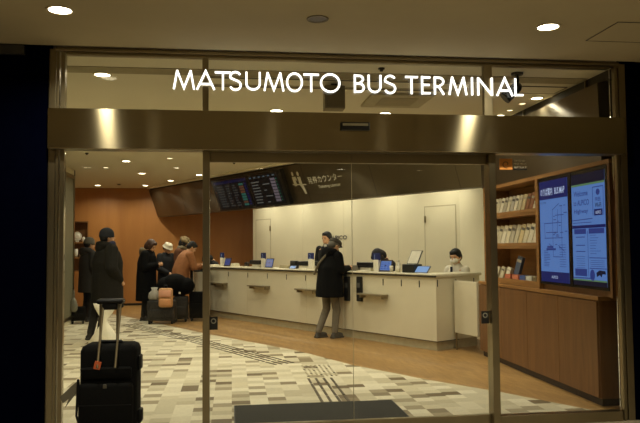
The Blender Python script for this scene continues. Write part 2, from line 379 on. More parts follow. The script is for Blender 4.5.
# ------------------------------------------------------------------ ticketing counter sign (pictogram and lettering on the bulkhead)
SG = empty('counter_sign', cp(2.9, .2, 2.6), 0, 'white pictogram and lettering reading Ticketing counter on the dark bulkhead', 'sign')
SGi = Matrix.Translation(-SG.location)
SGN = mat('sign_white', (196, 190, 166), .5, 0, .02)
def sq_(s): return 3.87-(3.72-s)*.77
def onb(mb, pts): mb.quad([BF(sq_(s), z, .004) for s, z in pts])
q = MB()
def person_icon(s, ztop, k=1.0, leg=True):
    hc = (s, ztop-.045)
    onb_pts = [(hc[0]+.042*math.cos(a), hc[1]+.042*math.sin(a)) for a in [2*PI*i/12 for i in range(12)]]
    q.bm.faces.new([q.bm.verts.new(BF(sq_(a), b, .004)) for a, b in onb_pts])
    onb(q, [(s+.06, ztop-.10), (s-.07, ztop-.10), (s-.06, ztop-.27), (s+.04, ztop-.27)])
person_icon(3.60, 2.94); person_icon(3.38, 2.93)
onb(q, [(3.47, 2.75), (3.53, 2.78), (3.55, 2.84), (3.50, 2.84)])
onb(q, [(3.72, 2.715), (3.16, 2.685), (3.16, 2.665), (3.72, 2.695)])
onb(q, [(3.42, 2.70), (3.29, 2.69), (3.24, 2.51), (3.31, 2.51)])
bmesh.ops.transform(q.bm, matrix=SGi, verts=q.bm.verts); q.build('pictogram', SGN, SG)
t1 = text('japanese_lettering', '発券カウンター', SGN, SG, BF(3.36, 2.675, .004)-SG.location, -Cd, BU, w=1.0, h=.135, bold=0)
t2 = text('english_lettering', 'Ticketing counter', SGN, SG, BF(3.10, 2.565, .004)-SG.location, -Cd, BU, w=.64, h=.075)
t3 = text('wall_lettering', 'ALPICO', mat('navy_paint', (44, 46, 66), .6), None, cp(4.92, WT-.006, 1.665), -Cd, (0, 0, 1), w=.62, h=.085, bold=.02)
tag(t3, 'dark ALPICO lettering on the white wall behind the standing clerk', 'lettering')

# ------------------------------------------------------------------ the counter
CT = empty('ticket_counter', P0, 0, 'long cream ticketing counter with thin top and slotted front panels', 'counter')
Ci = Matrix.Translation(-P0)
def ct(mb, name, m, parent=CT):
    bmesh.ops.transform(mb.bm, matrix=Ci, verts=mb.bm.verts); return mb.build(name, m, parent)
SL = 7.65
q = MB(); cbox(q, 0, SL, 0, .04, .14, 1.06); cbox(q, .04, SL, .04, .5, .14, .18); cbox(q, SL-.04, SL, .04, .5, .18, 1.06); cbox(q, .0, .04, .04, .95, .14, 1.06); ct(q, 'body', PANEL)
q = MB(); cbox(q, .05, SL-.05, .05, .45, 0, .13); cbox(q, .05, .42, .45, .93, 0, .13); ct(q, 'plinth', mat('plinth_laminate', (182, 172, 140), .5))
q = MB(); cbox(q, .02, SL, .03, .5, .125, .14); ct(q, 'shadow_gap', GROUNDGAP)
q = MB(); cbox(q, -.03, SL+.03, -.03, .52, 1.06, 1.10, .006); cbox(q, -.03, .45, .52, .97, 1.06, 1.10, .006); ct(q, 'worktop', mat('pale_worktop', (206, 198, 172), .35))
q = MB(); cbox(q, -.034, SL+.034, -.034, -.026, 1.055, 1.082); ct(q, 'worktop_edge', mat('dark_edge', (64, 56, 44), .35, .3))
for s in (2.34, 3.15, 5.2, 6.0):
    q = MB(); cbox(q, s, s+.006, -.0015, 0, .15, 1.05); ct(q, 'panel_joint', SEAM)
for s in (.33, .71, 1.12, 3.18, 3.79, 4.45, 5.18, 5.97):
    zc = .955 if s < 1.5 else (.9 if s < 3.5 else .87)
    q = MB(); cbox(q, s-.009, s+.009, -.004, .01, .90, 1.0); ct(q, 'slot', BLACK)
for t in (.03, .41, .82):
    q = MB(); cbox(q, -.004, .01, t-.008, t+.008, .92, 1.02); ct(q, 'slot', BLACK)
SHM = mat('taupe_metal', (150, 138, 112), .4, .6)
for s0, s1 in ((6.0, 6.6), (4.35, 5.0), (2.8, 3.35), (1.0, 1.6)):
    e = MB(); cbox(e, s0, s1, -.14, 0, .735, .762, .004); e = ct(e, 'bag_shelf', SHM)
    for k0 in (s0+.02, s1-.06):
        g = MB(); cbox(g, k0, k0+.04, -.1, 0, .69, .735); bmesh.ops.transform(g.bm, matrix=Ci, verts=g.bm.verts); g.build('bracket', SHM, e)
# two black card holders on the narrow pilaster
for s, z0, z1 in ((1.98, .61, 1.01), (1.66, .62, 1.02)):
    q = MB(); cbox(q, s-.055, s+.055, -.05, 0, z0, z1, .006); h = ct(q, 'number_display', BLACK)
    g = MB(); cbox(g, s-.035, s+.035, -.054, -.05, z0+.22, z0+.30); bmesh.ops.transform(g.bm, matrix=Ci, verts=g.bm.verts); g.build('label_plate', mat('grey_plate', (84, 84, 80), .4), h)
q = MB(); cbox(q, 2.10, 2.16, -.02, 0, .14, 1.05); ct(q, 'pilaster', PANEL)
q = MB(); cbox(q, .46, SL-.04, .52, .80, .70, .73); ct(q, 'inner_desk', PANEL)
for s in (1.0, 3.8, 7.3):
    q = MB(); cbox(q, s, s+.04, .54, .83, 0, .70); ct(q, 'desk_support', PANEL)
# swing gate between counter end and cabinet
g = empty('swing_gate', (3.24, 9.78, 0), 0, 'low cream swing gate closing the gap between counter end and wooden cabinet', 'gate')
ga = Vector((3.235, 9.79, 0)); gb = Vector((3.375, 9.24, 0)); gd = (gb-ga).normalized(); gM = frameM((0, 0, 0), gd, Vector((-gd.y, gd.x, 0)))
L_ = (gb-ga).length
MB().box(.0, -.02, .25, L_, .02, 1.0, gM, .004).build('gate_panel', PANEL, g)
MB().cyl((.01, 0, .0), (.01, 0, 1.02), .014).build('hinge_post', FRAME, g)

# ------------------------------------------------------------------ things on the counter
NAVY = mat('navy_card', (22, 34, 92), .5); SIGNW = mat('white_acrylic', (222, 216, 198), .4)
SCB = emit('tablet_glow', (110, 140, 200), .75); SCD = emit('dim_tablet_glow', (96, 92, 120), .45)
def item(name, s, t, z, label, cat, group=None, rz=0):
    return empty(name, cp(s, t, z), math.atan2(-Cd.y, -Cd.x)+rz, label, cat, group)   # local x to the right along counter, y inwards
TOP = 1.10
st = [(6.62, 'far left clerk'), (4.92, 'orange-white wall edge'), (3.30, 'standing clerk'), (1.50, 'bent clerk')]
lab = ['white pillar card stand with navy top sign, leftmost on the counter', 'white pillar card stand with navy top sign before the left wall door',
       'white pillar card stand with navy top sign beside the standing clerk', 'white pillar card stand with navy top sign, rightmost on the counter']
SG1 = None
for i, (s, _) in enumerate(st):
    e = item('counter_number_sign', s, .22, TOP, lab[i], 'sign', 'number signs on the counter')
    MB().box(-.06, -.03, 0, .06, .03, .19, None, .004).build('pillar', SIGNW, e)
    MB().box(-.085, -.02, .18, .085, .0, .30, None, .004).build('sign_panel', NAVY, e)
    text('number', str(4-i), mat('sign_blue_white', (150, 170, 215), .5), e, (-.04, -.022, .20), (1, 0, 0), (0, 0, 1), h=.075)
labs = ['black tablet on easel at far left of the counter', 'brown-cased tablet beside the second navy sign', 'brown-cased tablet beside the rightmost navy sign']
for i, (s, w_, m_) in enumerate(((6.40, .27, SCD), (4.72, .27, SCB), (1.30, .28, SCB))):
    e = item('tablet', s, .2, TOP+.005, labs[i], 'tablet', 'tablets on the counter')
    R = Matrix.Rotation(-.25, 4, 'X')
    MB().box(-w_/2, 0, 0, w_/2, .012, .19, R, .003).build('casing', mat('dark_brown_case', (56, 42, 34), .5), e)
    MB().box(-w_/2+.02, -.002, .02, w_/2-.02, 0, .17, R).build('screen', m_, e)
    q = MB()
    for k in range(4):
        for j in range(3): q.box(-w_/2+.035+j*.07, -.004, .035+k*.032, -.0+(-w_/2+.09+j*.07), -.002, .05+k*.032, R)
    q.build('screen_tiles', emit('tile_%d' % (i % 2), [(60, 90, 190), (190, 150, 120)][i % 2], .6), e)
    MB().box(-.04, .03, 0, .04, .10, .01).box(-.02, .02, 0, .02, .06, .1).build('easel', BLACK, e)
# receipt printers / black wide devices on stands
labs = ['wide black ticket printer beside the left wall door', 'wide black ticket printer left of the standing clerk', 'wide black ticket printer left of the bent clerk']
for i, s in enumerate((5.25, 3.52, 1.80)):
    e = item('ticket_printer', s, .30, TOP, labs[i], 'printer', 'ticket printers on the counter')
    MB().box(-.13, -.08, 0, .13, .1, .06, None, .01).build('base', SIGNW, e)
    MB().box(-.2, -.1, .06, .2, .12, .145, None, .012).build('printer_body', BLACK, e)
    MB().box(-.14, -.104, .085, .05, -.1, .10).build('paper_slot', mat('dark_slot', (50, 48, 44), .4), e)
e = item('card_terminal', 5.73, .3, TOP, 'small dark card terminal standing alone before the amber wall', 'card terminal')
MB().box(-.05, -.03, 0, .05, .04, .1, None, .01).build('terminal_body', mat('dark_brown', (50, 36, 26), .5), e); MB().box(-.035, -.034, .05, .035, -.03, .085).build('keypad', BLACK, e)
e = item('card_terminal', 3.93, .28, TOP, 'black upright card terminal left of the third ticket printer', 'card terminal')
MB().box(-.1, -.04, 0, .1, .04, .15, None, .012).build('terminal_body', BLACK, e); MB().box(-.07, -.044, .08, .07, -.04, .13).build('keypad', mat('dark_slot', (50, 48, 44), .4), e)
def papers(s, t, w_, d, h, m_, label, name='paper_stack', cat='papers'):
    e = MB().box(-w_/2, -d/2, 0, w_/2, d/2, h*.5).box(-w_/2+.01, -d/2+.01, h*.5, w_/2-.015, d/2-.005, h).build(name, m_)
    e.location = cp(s, t, TOP); e.rotation_euler = (0, 0, math.atan2(-Cd.y, -Cd.x)); tag(e, label, cat); return e
PB = mat('paper_cream', (216, 208, 184), .7)
papers(6.12, .25, .16, .14, .07, PB, 'small cream box of papers right of the far left tablet')
papers(4.18, .3, .32, .2, .06, mat('paper_tan', (178, 166, 134), .7), 'flat tan document tray between second tablet and card terminal', 'document_tray', 'tray')
papers(2.1, .3, .30, .22, .09, mat('grey_tray', (128, 122, 106), .6), 'grey document tray in front of the man in the flat cap', 'document_tray', 'tray')
papers(6.95, .2, .3, .2, .03, PB, 'low stack of cream papers at the far left counter end')
papers(5.0+.45, .1, .12, .15, .02, PB, 'thin white leaflet pile below the left ticket printer')
papers(3.35, .12, .22, .16, .02, PB, 'thin white leaflet pile right of the blue tablet')
papers(2.38, .08, .2, .14, .03, PB, 'white form under the hands of the man in the flat cap', 'form', 'paper')
papers(1.72, .1, .2, .15, .015, PB, 'thin white leaflet pile left of the rightmost navy sign')
def tilt_pad(s, t, w_, h, label):
    e = item('tablet', s, t, TOP, label, 'tablet'); R = Matrix.Rotation(-.7, 4, 'X')
    MB().box(-w_/2, 0, 0, w_/2, .014, h, R, .003).build('casing', mat('grey_case', (92, 90, 86), .5), e)
    MB().box(-w_/2+.015, -.003, .015, w_/2-.015, 0, h-.015, R).build('screen', emit('light_blue_glow', (140, 175, 225), .8), e)
tilt_pad(3.79, .12, .2, .08, 'pale blue tablet lying tilted beside the upright card terminal'); tilt_pad(.52, .2, .30, .14, 'pale blue tablet leaning low near the counter corner')
e = item('notice_frame', .76, .28, TOP, 'tilted framed notice on a black stand near the counter corner', 'notice')
MB().box(-.13, -.09, 0, .13, .09, .13, None, .008).build('stand', BLACK, e)
R = Matrix.Translation((0, .0, .13)) @ Matrix.Rotation(-.5, 4, 'X')
MB().box(-.12, 0, 0, .12, .015, .24, R, .003).build('frame', mat('dark_frame', (60, 54, 46), .4), e); MB().box(-.105, -.003, .012, .105, 0, .228, R).build('sheet', mat('notice_sheet', (214, 208, 190), .6), e)
for s, t, h, r, c, l in ((1.14, .2, .1, .03, (210, 205, 190), 'small white cup right of the rightmost tablet'), (1.03, .25, .08, .025, (60, 70, 110), 'small navy bottle beside the notice frame'), (.94, .15, .1, .04, (222, 216, 196), 'white cup in front of the notice frame')):
    e = MB().loft([(0, 0, 0, r*.8, r*.8), (0, 0, h*.7, r, r), (0, 0, h, r*.95, r*.95)]).build('cup', mat('cup_%d' % c[0], c, .4), smooth=True); e.location = cp(s, t, TOP); tag(e, l, 'cup')
e = item('hand_sanitiser', 1.13, .35, TOP, 'clear pump bottle standing behind the small white cup', 'bottle')
MB().loft([(0, 0, 0, .03, .03), (0, 0, .12, .03, .03), (0, 0, .14, .012, .012), (0, 0, .17, .01, .01)]).build('bottle_body', mat('pale_plastic', (200, 196, 176), .3), e, True); MB().box(-.008, -.05, .17, .008, .01, .185).build('pump', SIGNW, e)

# ------------------------------------------------------------------ right cabinet, shelving and wall display
CB = empty('wooden_cabinet', (3.65, 7.6, 0), 0, 'long low walnut cabinet running under the leaflet shelves and screens', 'cabinet')
MB().box(-.22, -1.48, 0, .28, 1.58, .07).build('plinth', mat('dark_plinth', (44, 28, 16), .6), CB)
MB().box(-.24, -1.5, .07, .28, 1.6, .98).build('body', CABW, CB)
MB().box(-.26, -1.52, .98, .28, 1.62, 1.02, None, .003).build('top', SHELFW, CB)
for k in range(4):
    y0 = -1.49+k*.775
    MB().box(-.26, y0+.003, .08, -.24, y0+.769, .97).build('door', CABW, CB)
UB = empty('leaflet_shelf', (3.68, 7.6, 1.02), 0, 'amber wooden leaflet shelving unit framing the blue wall screens', 'shelf')
Z = 1.02
def ub(name, x0, y0, z0, x1, y1, z1, m=SHELFW): return MB().box(x0-3.65, y0-7.6, z0-Z, x1-3.65, y1-7.6, z1-Z).build(name, m, UB)
ub('back_panel', 3.72, 5.86, 1.02, 3.76, 9.0, 2.28)
ub('top_board', 3.37, 5.84, 2.245, 3.72, 9.0, 2.285)
ub('side_panel', 3.37, 8.96, 1.02, 3.72, 9.0, 2.245); ub('side_panel', 3.37, 7.33, 1.02, 3.72, 7.39, 2.245)
ub('side_panel', 3.37, 5.84, 1.02, 3.72, 5.88, 2.245, CABW)
for z in (1.06, 1.50, 1.89): ub('shelf_board', 3.38, 7.39, z-.035, 3.72, 8.96, z)
for z in (1.06, 1.50, 1.89): ub('lip', 3.375, 7.39, z, 3.385, 8.96, z+.035)
ub('screen_backing', 3.42, 5.88, 1.02, 3.72, 7.33, 2.245, CABW)
# leaflets
cols = [(224, 214, 184), (206, 196, 166), (232, 224, 200), (188, 180, 158), (214, 196, 150), (150, 96, 56), (196, 190, 176)]
LM = [mat('leaflet_%d' % i, c, .55, 0, .12, 40) for i, c in enumerate(cols)]
BAND = mat('leaflet_band', (90, 84, 74), .6)
def leaflet(y, z, h, w_, m_, label, grp, tilt=.22, lean=.16):
    e = empty('leaflet', (3.48, y, z), 0, label, 'leaflet', grp)
    R = Matrix.Rotation(tilt, 4, 'Y') @ Matrix.Rotation(lean, 4, 'X')
    MB().box(0, -w_/2, 0.0, .035, w_/2, h, R).build('pages', m_, e)
    MB().box(-.002, -w_/2+.01, h*.72, 0, w_/2-.01, h*.84, R).build('title_band', BAND if random.random() < .5 else LM[3], e)
    return e
n = 13
for i in range(n):
    y = 8.86-i*(8.86-7.5)/(n-1)
    c = LM[5] if i in (9, 10) else LM[[0, 1, 2, 3, 0, 6, 2, 1, 4, 5, 5, 2, 0][i]]
    leaflet(y, 1.893, .24 if i < 11 else .13, .095, c, 'leaflet leaning in the packed row on the top shelf', 'leaflets on the top shelf')
for i in range(11):
    y = 8.86-i*(8.86-7.5)/10
    leaflet(y, 1.503, .27, .115, LM[[0, 1, 2, 0, 3, 1, 4, 0, 2, 2, 0][i]], 'leaflet leaning in the packed row on the middle shelf', 'leaflets on the middle shelf')
leaflet(8.18, 1.11, .27, .15, mat('leaflet_blue', (70, 84, 110), .5), 'dark blue upright booklet standing on the bottom leaflet shelf', 'leaflets on the bottom shelf')
for i in range(3): leaflet(8.84-i*.19, 1.063, .17, .12, LM[i], 'pale leaflet left of the blue booklet on the bottom shelf', 'leaflets on the bottom shelf')
leaflet(7.52, 1.063, .24, .11, LM[0], 'tall cream leaflet at the near end of the bottom shelf', 'leaflets on the bottom shelf')
for i, (y, c) in enumerate(((8.28, (190, 110, 80)), (8.05, (200, 120, 90)), (7.83, (70, 90, 150)), (7.67, (200, 200, 190)))):
    e = MB().box(0, -.09, 0, .07, .09, .085).box(-.003, -.07, .02, 0, .07, .06).build('leaflet_box', mat('box_%d' % i, c, .6, 0, .3, 50)); e.location = (3.425, y, 1.063)
    tag(e, ['orange card box below the blue booklet', 'salmon card box right of the blue booklet', 'blue patterned card box on the bottom shelf', 'pale card box beside the blue patterned one'][i], 'box', 'card boxes on the bottom shelf')

# wall screens
DK = mat('screen_bezel', (12, 12, 16), .25)
BLUE = emit('screen_blue', (98, 140, 214), .62); NV = emit('screen_navy', (26, 34, 104), .6); DN = emit('screen_dark_navy', (20, 20, 50), .5)
TXW = emit('screen_white_text', (190, 206, 240), .8); TXN = emit('screen_navy_text', (52, 70, 150), .55); GRN = emit('screen_green', (110, 150, 110), .5); BLK = emit('screen_black_text', (30, 36, 70), .4)
def wall_screen(y0, y1, label):
    e = empty('wall_screen', (3.45, (y0+y1)/2, 1.08), 0, label, 'screen', 'portrait screens on the right wall')
    MB().box(-.045, y0-(y0+y1)/2, 0, 0, y1-(y0+y1)/2, 1.16, None, .004).build('bezel', DK, e)
    return e
def sq(e, yc, u0, u1, v0, v1, m, name, off=.001):   # u measured from the far (left) edge to the near, v up
    x = -.045-off
    return MB().quad([(x, yc-u0, v0), (x, yc-u1, v0), (x, yc-u1, v1), (x, yc-u0, v1)]).build(name, m, e)
def stx(e, yc, body, u, v, w_, h, m, name='screen_lettering', bold=0): return text(name, body, m, e, (-.045-.0035, yc-u, v), (0, -1, 0), (0, 0, 1), w=w_, h=h, bold=bold)
S1 = wall_screen(6.58, 7.31, 'left portrait screen showing a blue route map with navy header')
yc = .335
sq(S1, yc, 0, .64, .03, 1.12, BLUE, 'screen'); sq(S1, yc, 0, .64, .92, 1.12, NV, 'screen_header', .002); sq(S1, yc, 0, .64, .03, .14, NV, 'screen_footer', .002)
stx(S1, yc, 'のりば案内', .03, .96, .28, .085, TXW, bold=.01); stx(S1, yc, 'BUS MAP', .36, .965, .22, .07, TXW, bold=.01); stx(S1, yc, 'ALPICO', .25, .07, .14, .03, TXW)
stx(S1, yc, 'BUS STOP', .02, .875, .14, .02, BLK)
q = MB(); X_ = -.0465
def ln(a, b_, w_=.006):
    d = Vector((b_[0]-a[0], b_[1]-a[1])); 
    if d.length == 0: return
    nn = Vector((-d.y, d.x)).normalized()*w_/2
    q.quad([(X_-.001, yc-(a[0]+nn.x), a[1]+nn.y), (X_-.001, yc-(a[0]-nn.x), a[1]-nn.y), (X_-.001, yc-(b_[0]-nn.x), b_[1]-nn.y), (X_-.001, yc-(b_[0]+nn.x), b_[1]+nn.y)])
for a, b_ in [((.1, .66), (.5, .66)), ((.1, .66), (.12, .5)), ((.3, .8), (.3, .3)), ((.22, .5), (.52, .5)), ((.42, .8), (.4, .55)), ((.5, .84), (.5, .3)), ((.3, .8), (.45, .86)), ((.14, .56), (.42, .56)), ((.36, .74), (.55, .74)), ((.2, .44), (.3, .4)), ((.3, .3), (.5, .3)), ((.42, .42), (.55, .36)), ((.1, .5), (.22, .5))]: ln(a, b_, .008)
for a, b_ in [((.14, .38), (.36, .38)), ((.16, .405), (.30, .405))]: ln(a, b_, .022)
for i in range(16):
    u = random.uniform(.3, .58); v = random.uniform(.3, .86); ln((u, v), (u+random.uniform(.03, .08), v), .008)
for i in range(10): ln((.08, .2+i*.018), (.08+random.uniform(.06, .16), .2+i*.018), .006); ln((.44, .2+i*.025), (.58, .2+i*.025), .005)
q.build('route_map', TXN, S1)
S2 = wall_screen(5.9, 6.57, 'right portrait screen welcoming passengers in blue and white boxes')
yc = .32
sq(S2, yc, 0, .625, .03, 1.12, BLUE, 'screen'); sq(S2, yc, 0, .625, 1.02, 1.12, DN, 'screen_header', .002); sq(S2, yc, 0, .625, 1.0, 1.02, GRN, 'screen_line', .003)
sq(S2, yc, 0, .625, .03, .075, DN, 'screen_footer', .002); sq(S2, yc, 0, .625, .075, .09, GRN, 'screen_line', .003)
stx(S2, yc, 'Welcome', .05, .90, .27, .055, TXN, bold=.015); stx(S2, yc, 'to ALPICO', .04, .81, .30, .055, TXN, bold=.015); stx(S2, yc, 'Highway', .05, .72, .27, .055, TXN, bold=.015)
q = MB(); X_ = -.0475
for a, b_ in [((.41, .70), (.41, .97)), ((.41, .97), (.6, .97)), ((.6, .97), (.6, .70)), ((.0, .665), (.40, .675)), ((.30, .12), (.30, .56)), ((.32, .30), (.625, .30)), ((.32, .20), (.625, .20)), ((.07, .36), (.25, .36)), ((.07, .50), (.25, .50)), ((.07, .42), (.25, .42))]: ln(a, b_, .008)
for i in range(6): ln((.07, .20+i*.022), (.24, .20+i*.022), .004)
for i in range(8): ln((.34, .34+i*.025), (.34+random.uniform(.1, .25), .34+i*.025), .004)
for i in range(4): ln((.34, .22+i*.018), (.59, .22+i*.018), .004)
ln((.02, .64), (.38, .64), .006); ln((.0, .10), (.4, .105), .01)
q.build('screen_rules', TXN, S2)
sq(S2, yc, 0, .625, .585, .615, NV, 'screen_band', .003)
for u0, u1, v0, v1 in ((.04, .27, .53, .58), (.32, .6, .53, .58), (.04, .27, .12, .19)): sq(S2, yc, u0, u1, v0, v1, TXN, 'screen_tab', .003)
sq(S2, yc, .43, .58, .70, .76, NV, 'screen_button', .003); stx(S2, yc, 'ALPICO', .455, .715, .10, .028, TXW, bold=.01)
stx(S2, yc, 'FREE', .455, .835, .10, .035, TXN, bold=.015); stx(S2, yc, 'Wi-Fi', .45, .775, .11, .045, BLK, bold=.02)
q = MB(); q.bm.faces.new([q.bm.verts.new((-.0485, yc-(.505+.035*math.cos(a)), .92+.03*math.sin(a))) for a in [2*PI*k/16 for k in range(16)]]); q.build('screen_emblem', TXN, S2)
q = MB(); q.bm.faces.new([q.bm.verts.new((-.0485, yc-(.37+.045*math.cos(a)), .135+.055*math.sin(a))) for a in [2*PI*k/16 for k in range(16)]]); q.build('screen_emblem', TXN, S2)
q = MB(); q.bm.faces.new([q.bm.verts.new((-.0485, yc-u, v)) for u, v in ((.44, .16), (.5, .185), (.6, .18), (.61, .15), (.55, .15), (.53, .12), (.5, .14), (.45, .12))]); q.build('screen_picture', BLK, S2)

# ------------------------------------------------------------------ shop front: frame, header, glass doors
YF = 5.58
FR = empty('door_frame', (1.0, YF, 0)); FR.name = 'trim_30'; struct(FR, 'stainless steel frame of the entrance', 'door frame')
def fb(name, m, *a, parent=FR, bevel=.003): 
    x0, y0, z0, x1, y1, z1 = a; return MB().box(x0-1.0, y0-YF, z0, x1-1.0, y1-YF, z1, None, bevel).build(name, m, parent)
fb('post', FRAME, -1.43, 5.60, 0, -1.375, 5.66, 3.09); fb('post', FRAME, -1.365, 5.57, 0, -1.345, 5.66, 3.06); fb('post', FRAME, -1.335, 5.59, 0, -1.305, 5.66, 3.06)
fb('post', FRAME, 3.345, 5.60, 0, 3.365, 5.63, 3.06); fb('post', FRAME, 3.325, 5.58, 0, 3.342, 5.63, 3.06); fb('post', FRAME, 3.37, 5.59, 0, 3.43, 5.66, 3.09)
fb('top_beam', FRAME, -1.375, 5.58, 3.07, 3.37, 5.68, 3.10); fb('top_beam', FRAME, -1.305, 5.62, 3.05, 3.31, 5.68, 3.07)
fb('mullion', FRAME, -.235, 5.62, 2.6, -.185, 5.67, 3.05); fb('mullion', FRAME, 2.15, 5.62, 2.6, 2.225, 5.67, 3.05)
fb('mullion', FRAME, -.23, 5.58, 0, -.175, 5.70, 2.28); fb('mullion', FRAME, 2.165, 5.58, 0, 2.225, 5.70, 2.28)
fb('bottom_rail', FRAME, -1.30, 5.58, 0.0, -.23, 5.66, .085); fb('bottom_rail', FRAME, 2.225, 5.58, 0, 3.31, 5.66, .085)
HD = empty('door_header', (1.0, 5.5, 2.28)); HD.name = 'trim_31'; struct(HD, 'wide brushed steel header box above the sliding doors', 'door header')
MB().box(-2.41, 0, 0, 2.36, .012, .315, None, .003).build('header_panel', STEEL, HD); MB().box(-2.405, .012, .002, 2.355, .165, .313).build('header_case', FRAME, HD)
MB().box(-.12, -.03, .17, .12, 0, .235, None, .006).build('door_sensor', BLACK, HD)
MB().box(-.105, -.033, .205, .105, -.03, .225).build('sensor_window', mat('sensor_lens', (150, 144, 120), .3), HD)
def pane(name, x0, x1, y, z0, z1):
    e = empty(name, ((x0+x1)/2, y, z0)); struct(e, None); hx = (x1-x0)/2
    MB().box(-hx, -.005, 0, hx, .005, z1-z0).build('glass', GLASS, e); return e
pane('window_1', -1.30, -.235, 5.64, 2.595, 3.05); pane('window_2', -.185, 2.15, 5.64, 2.595, 3.05); pane('window_3', 2.225, 3.31, 5.64, 2.595, 3.05)
pane('window_4', -1.30, -.23, 5.62, .085, 2.28); pane('window_5', 2.225, 3.31, 5.62, .085, 2.28)
for nm, x0, x1 in (('door_5', -.175, .9955), ('door_6', .9965, 2.165)):
    e = pane(nm, x0, x1, 5.66, .085, 2.20); hx = (x1-x0)/2; e['label'] = 'sliding glass door leaf with steel rails'; e['category'] = 'door'
    MB().box(-hx, -.02, 2.115, hx, .02, 2.195, None, .002).build('top_rail', FRAME, e)
    MB().box(-hx, -.02, -.085, hx, .02, 0, None, .002).build('bottom_rail', FRAME, e)
    sx = hx-.0012 if nm == 'door_5' else -hx
    MB().box(sx, -.006, 0, sx+.0012, .0055, 2.115).build('edge_seal', SEAM, e)
# push stickers by the mullions
for x, l in ((-.145, 'black square touch sticker on the left mullion side of the door glass'), (2.128, 'black square touch sticker on the right mullion side of the door glass')):
    e = empty('touch_sticker', (x, 5.645, .9), 0, l, 'sticker')
    MB().box(-.033, -.003, -.055, .033, .003, .05, None, .001).build('plate', BLACK, e)
    MB().cyl((0, -.004, .015), (0, -.003, .015), .022, n=20).build('ring', mat('pale_ring', (150, 146, 130), .4), e)
    MB().cyl((0, -.005, .015), (0, -.004, .015), .013, n=20).build('disc', BLACK, e)
# orange emblem sticker on the right glass
e = empty('window_sticker', (2.33, 5.609, 2.16), 0, 'orange square emblem sticker with lines of small white text on glass', 'sticker')
MB().box(-.06, 0, -.01, .055, .003, .085, None, .0008).build('plate', mat('orange_sticker', (214, 140, 66), .5), e)
q = MB()
for k in range(22):
    a = -.4+k*.24; r0 = .012+.0012*k
    q.cap((r0*math.cos(a), -.002, .038+r0*math.sin(a)*.85), ((.012+.0012*(k+1))*math.cos(a+.24), -.002, .038+(.012+.0012*(k+1))*math.sin(a+.24)*.85), .003, n=6)
q.build('swirl', mat('dark_ink', (60, 36, 20), .5), e)
for i, (t_, w_) in enumerate((('TAP TO GO', .1), ('FREE Wi-Fi', .11), ('SPOT', .12))):
    text('lettering', t_, SIGNW, e, (.068, -.001, .06-i*.027), (1, 0, 0), (0, 0, 1), w=w_, h=.016)
MB().box(.066, 0, -.012, .185, .002, .0).build('text_bar', BLACK, e)

# illuminated sign: letter strokes
def strokes(paths, w_, depth, M):
    mb = MB()
    for pts, closed in paths:
        n = len(pts); P = [Vector(p) for p in pts]; Lf = []; Rt = []
        for i in range(n):
            a = P[(i-1) % n] if (closed or i > 0) else None; b_ = P[(i+1) % n] if (closed or i < n-1) else None
            d1 = (P[i]-a).normalized() if a is not None else None; d2 = (b_-P[i]).normalized() if b_ is not None else None
            if d1 is None: d1 = d2
            if d2 is None: d2 = d1
            n1 = Vector((-d1.y, d1.x)); n2 = Vector((-d2.y, d2.x)); mm = (n1+n2)
            mm = n1 if mm.length < .1 else mm.normalized(); k = min(1/max(.25, mm.dot(n1)), 2.6)
            Lf.append(P[i]+mm*w_/2*k); Rt.append(P[i]-mm*w_/2*k)
        b = bmesh.new()
        V = [[(b.verts.new((p.x, p.y, z))) for p in L2] for z in (0, depth) for L2 in (Lf, Rt)]
        m_ = n if closed else n-1
        for i in range(m_):
            j = (i+1) % n
            b.faces.new((V[0][i], V[0][j], V[1][j], V[1][i])); b.faces.new((V[2][i], V[3][i], V[3][j], V[2][j]))
            b.faces.new((V[0][i], V[2][i], V[2][j], V[0][j])); b.faces.new((V[1][i], V[1][j], V[3][j], V[3][i]))
        if not closed:
            b.faces.new((V[0][0], V[1][0], V[3][0], V[2][0])); b.faces.new((V[0][-1], V[2][-1], V[3][-1], V[1][-1]))
        mb.merge(b, M)
    return mb
def arc(cx, cy, rx, ry, a0, a1, n=18): return [(cx+rx*math.cos(math.radians(a0+(a1-a0)*i/n)), cy+ry*math.sin(math.radians(a0+(a1-a0)*i/n))) for i in range(n+1)]
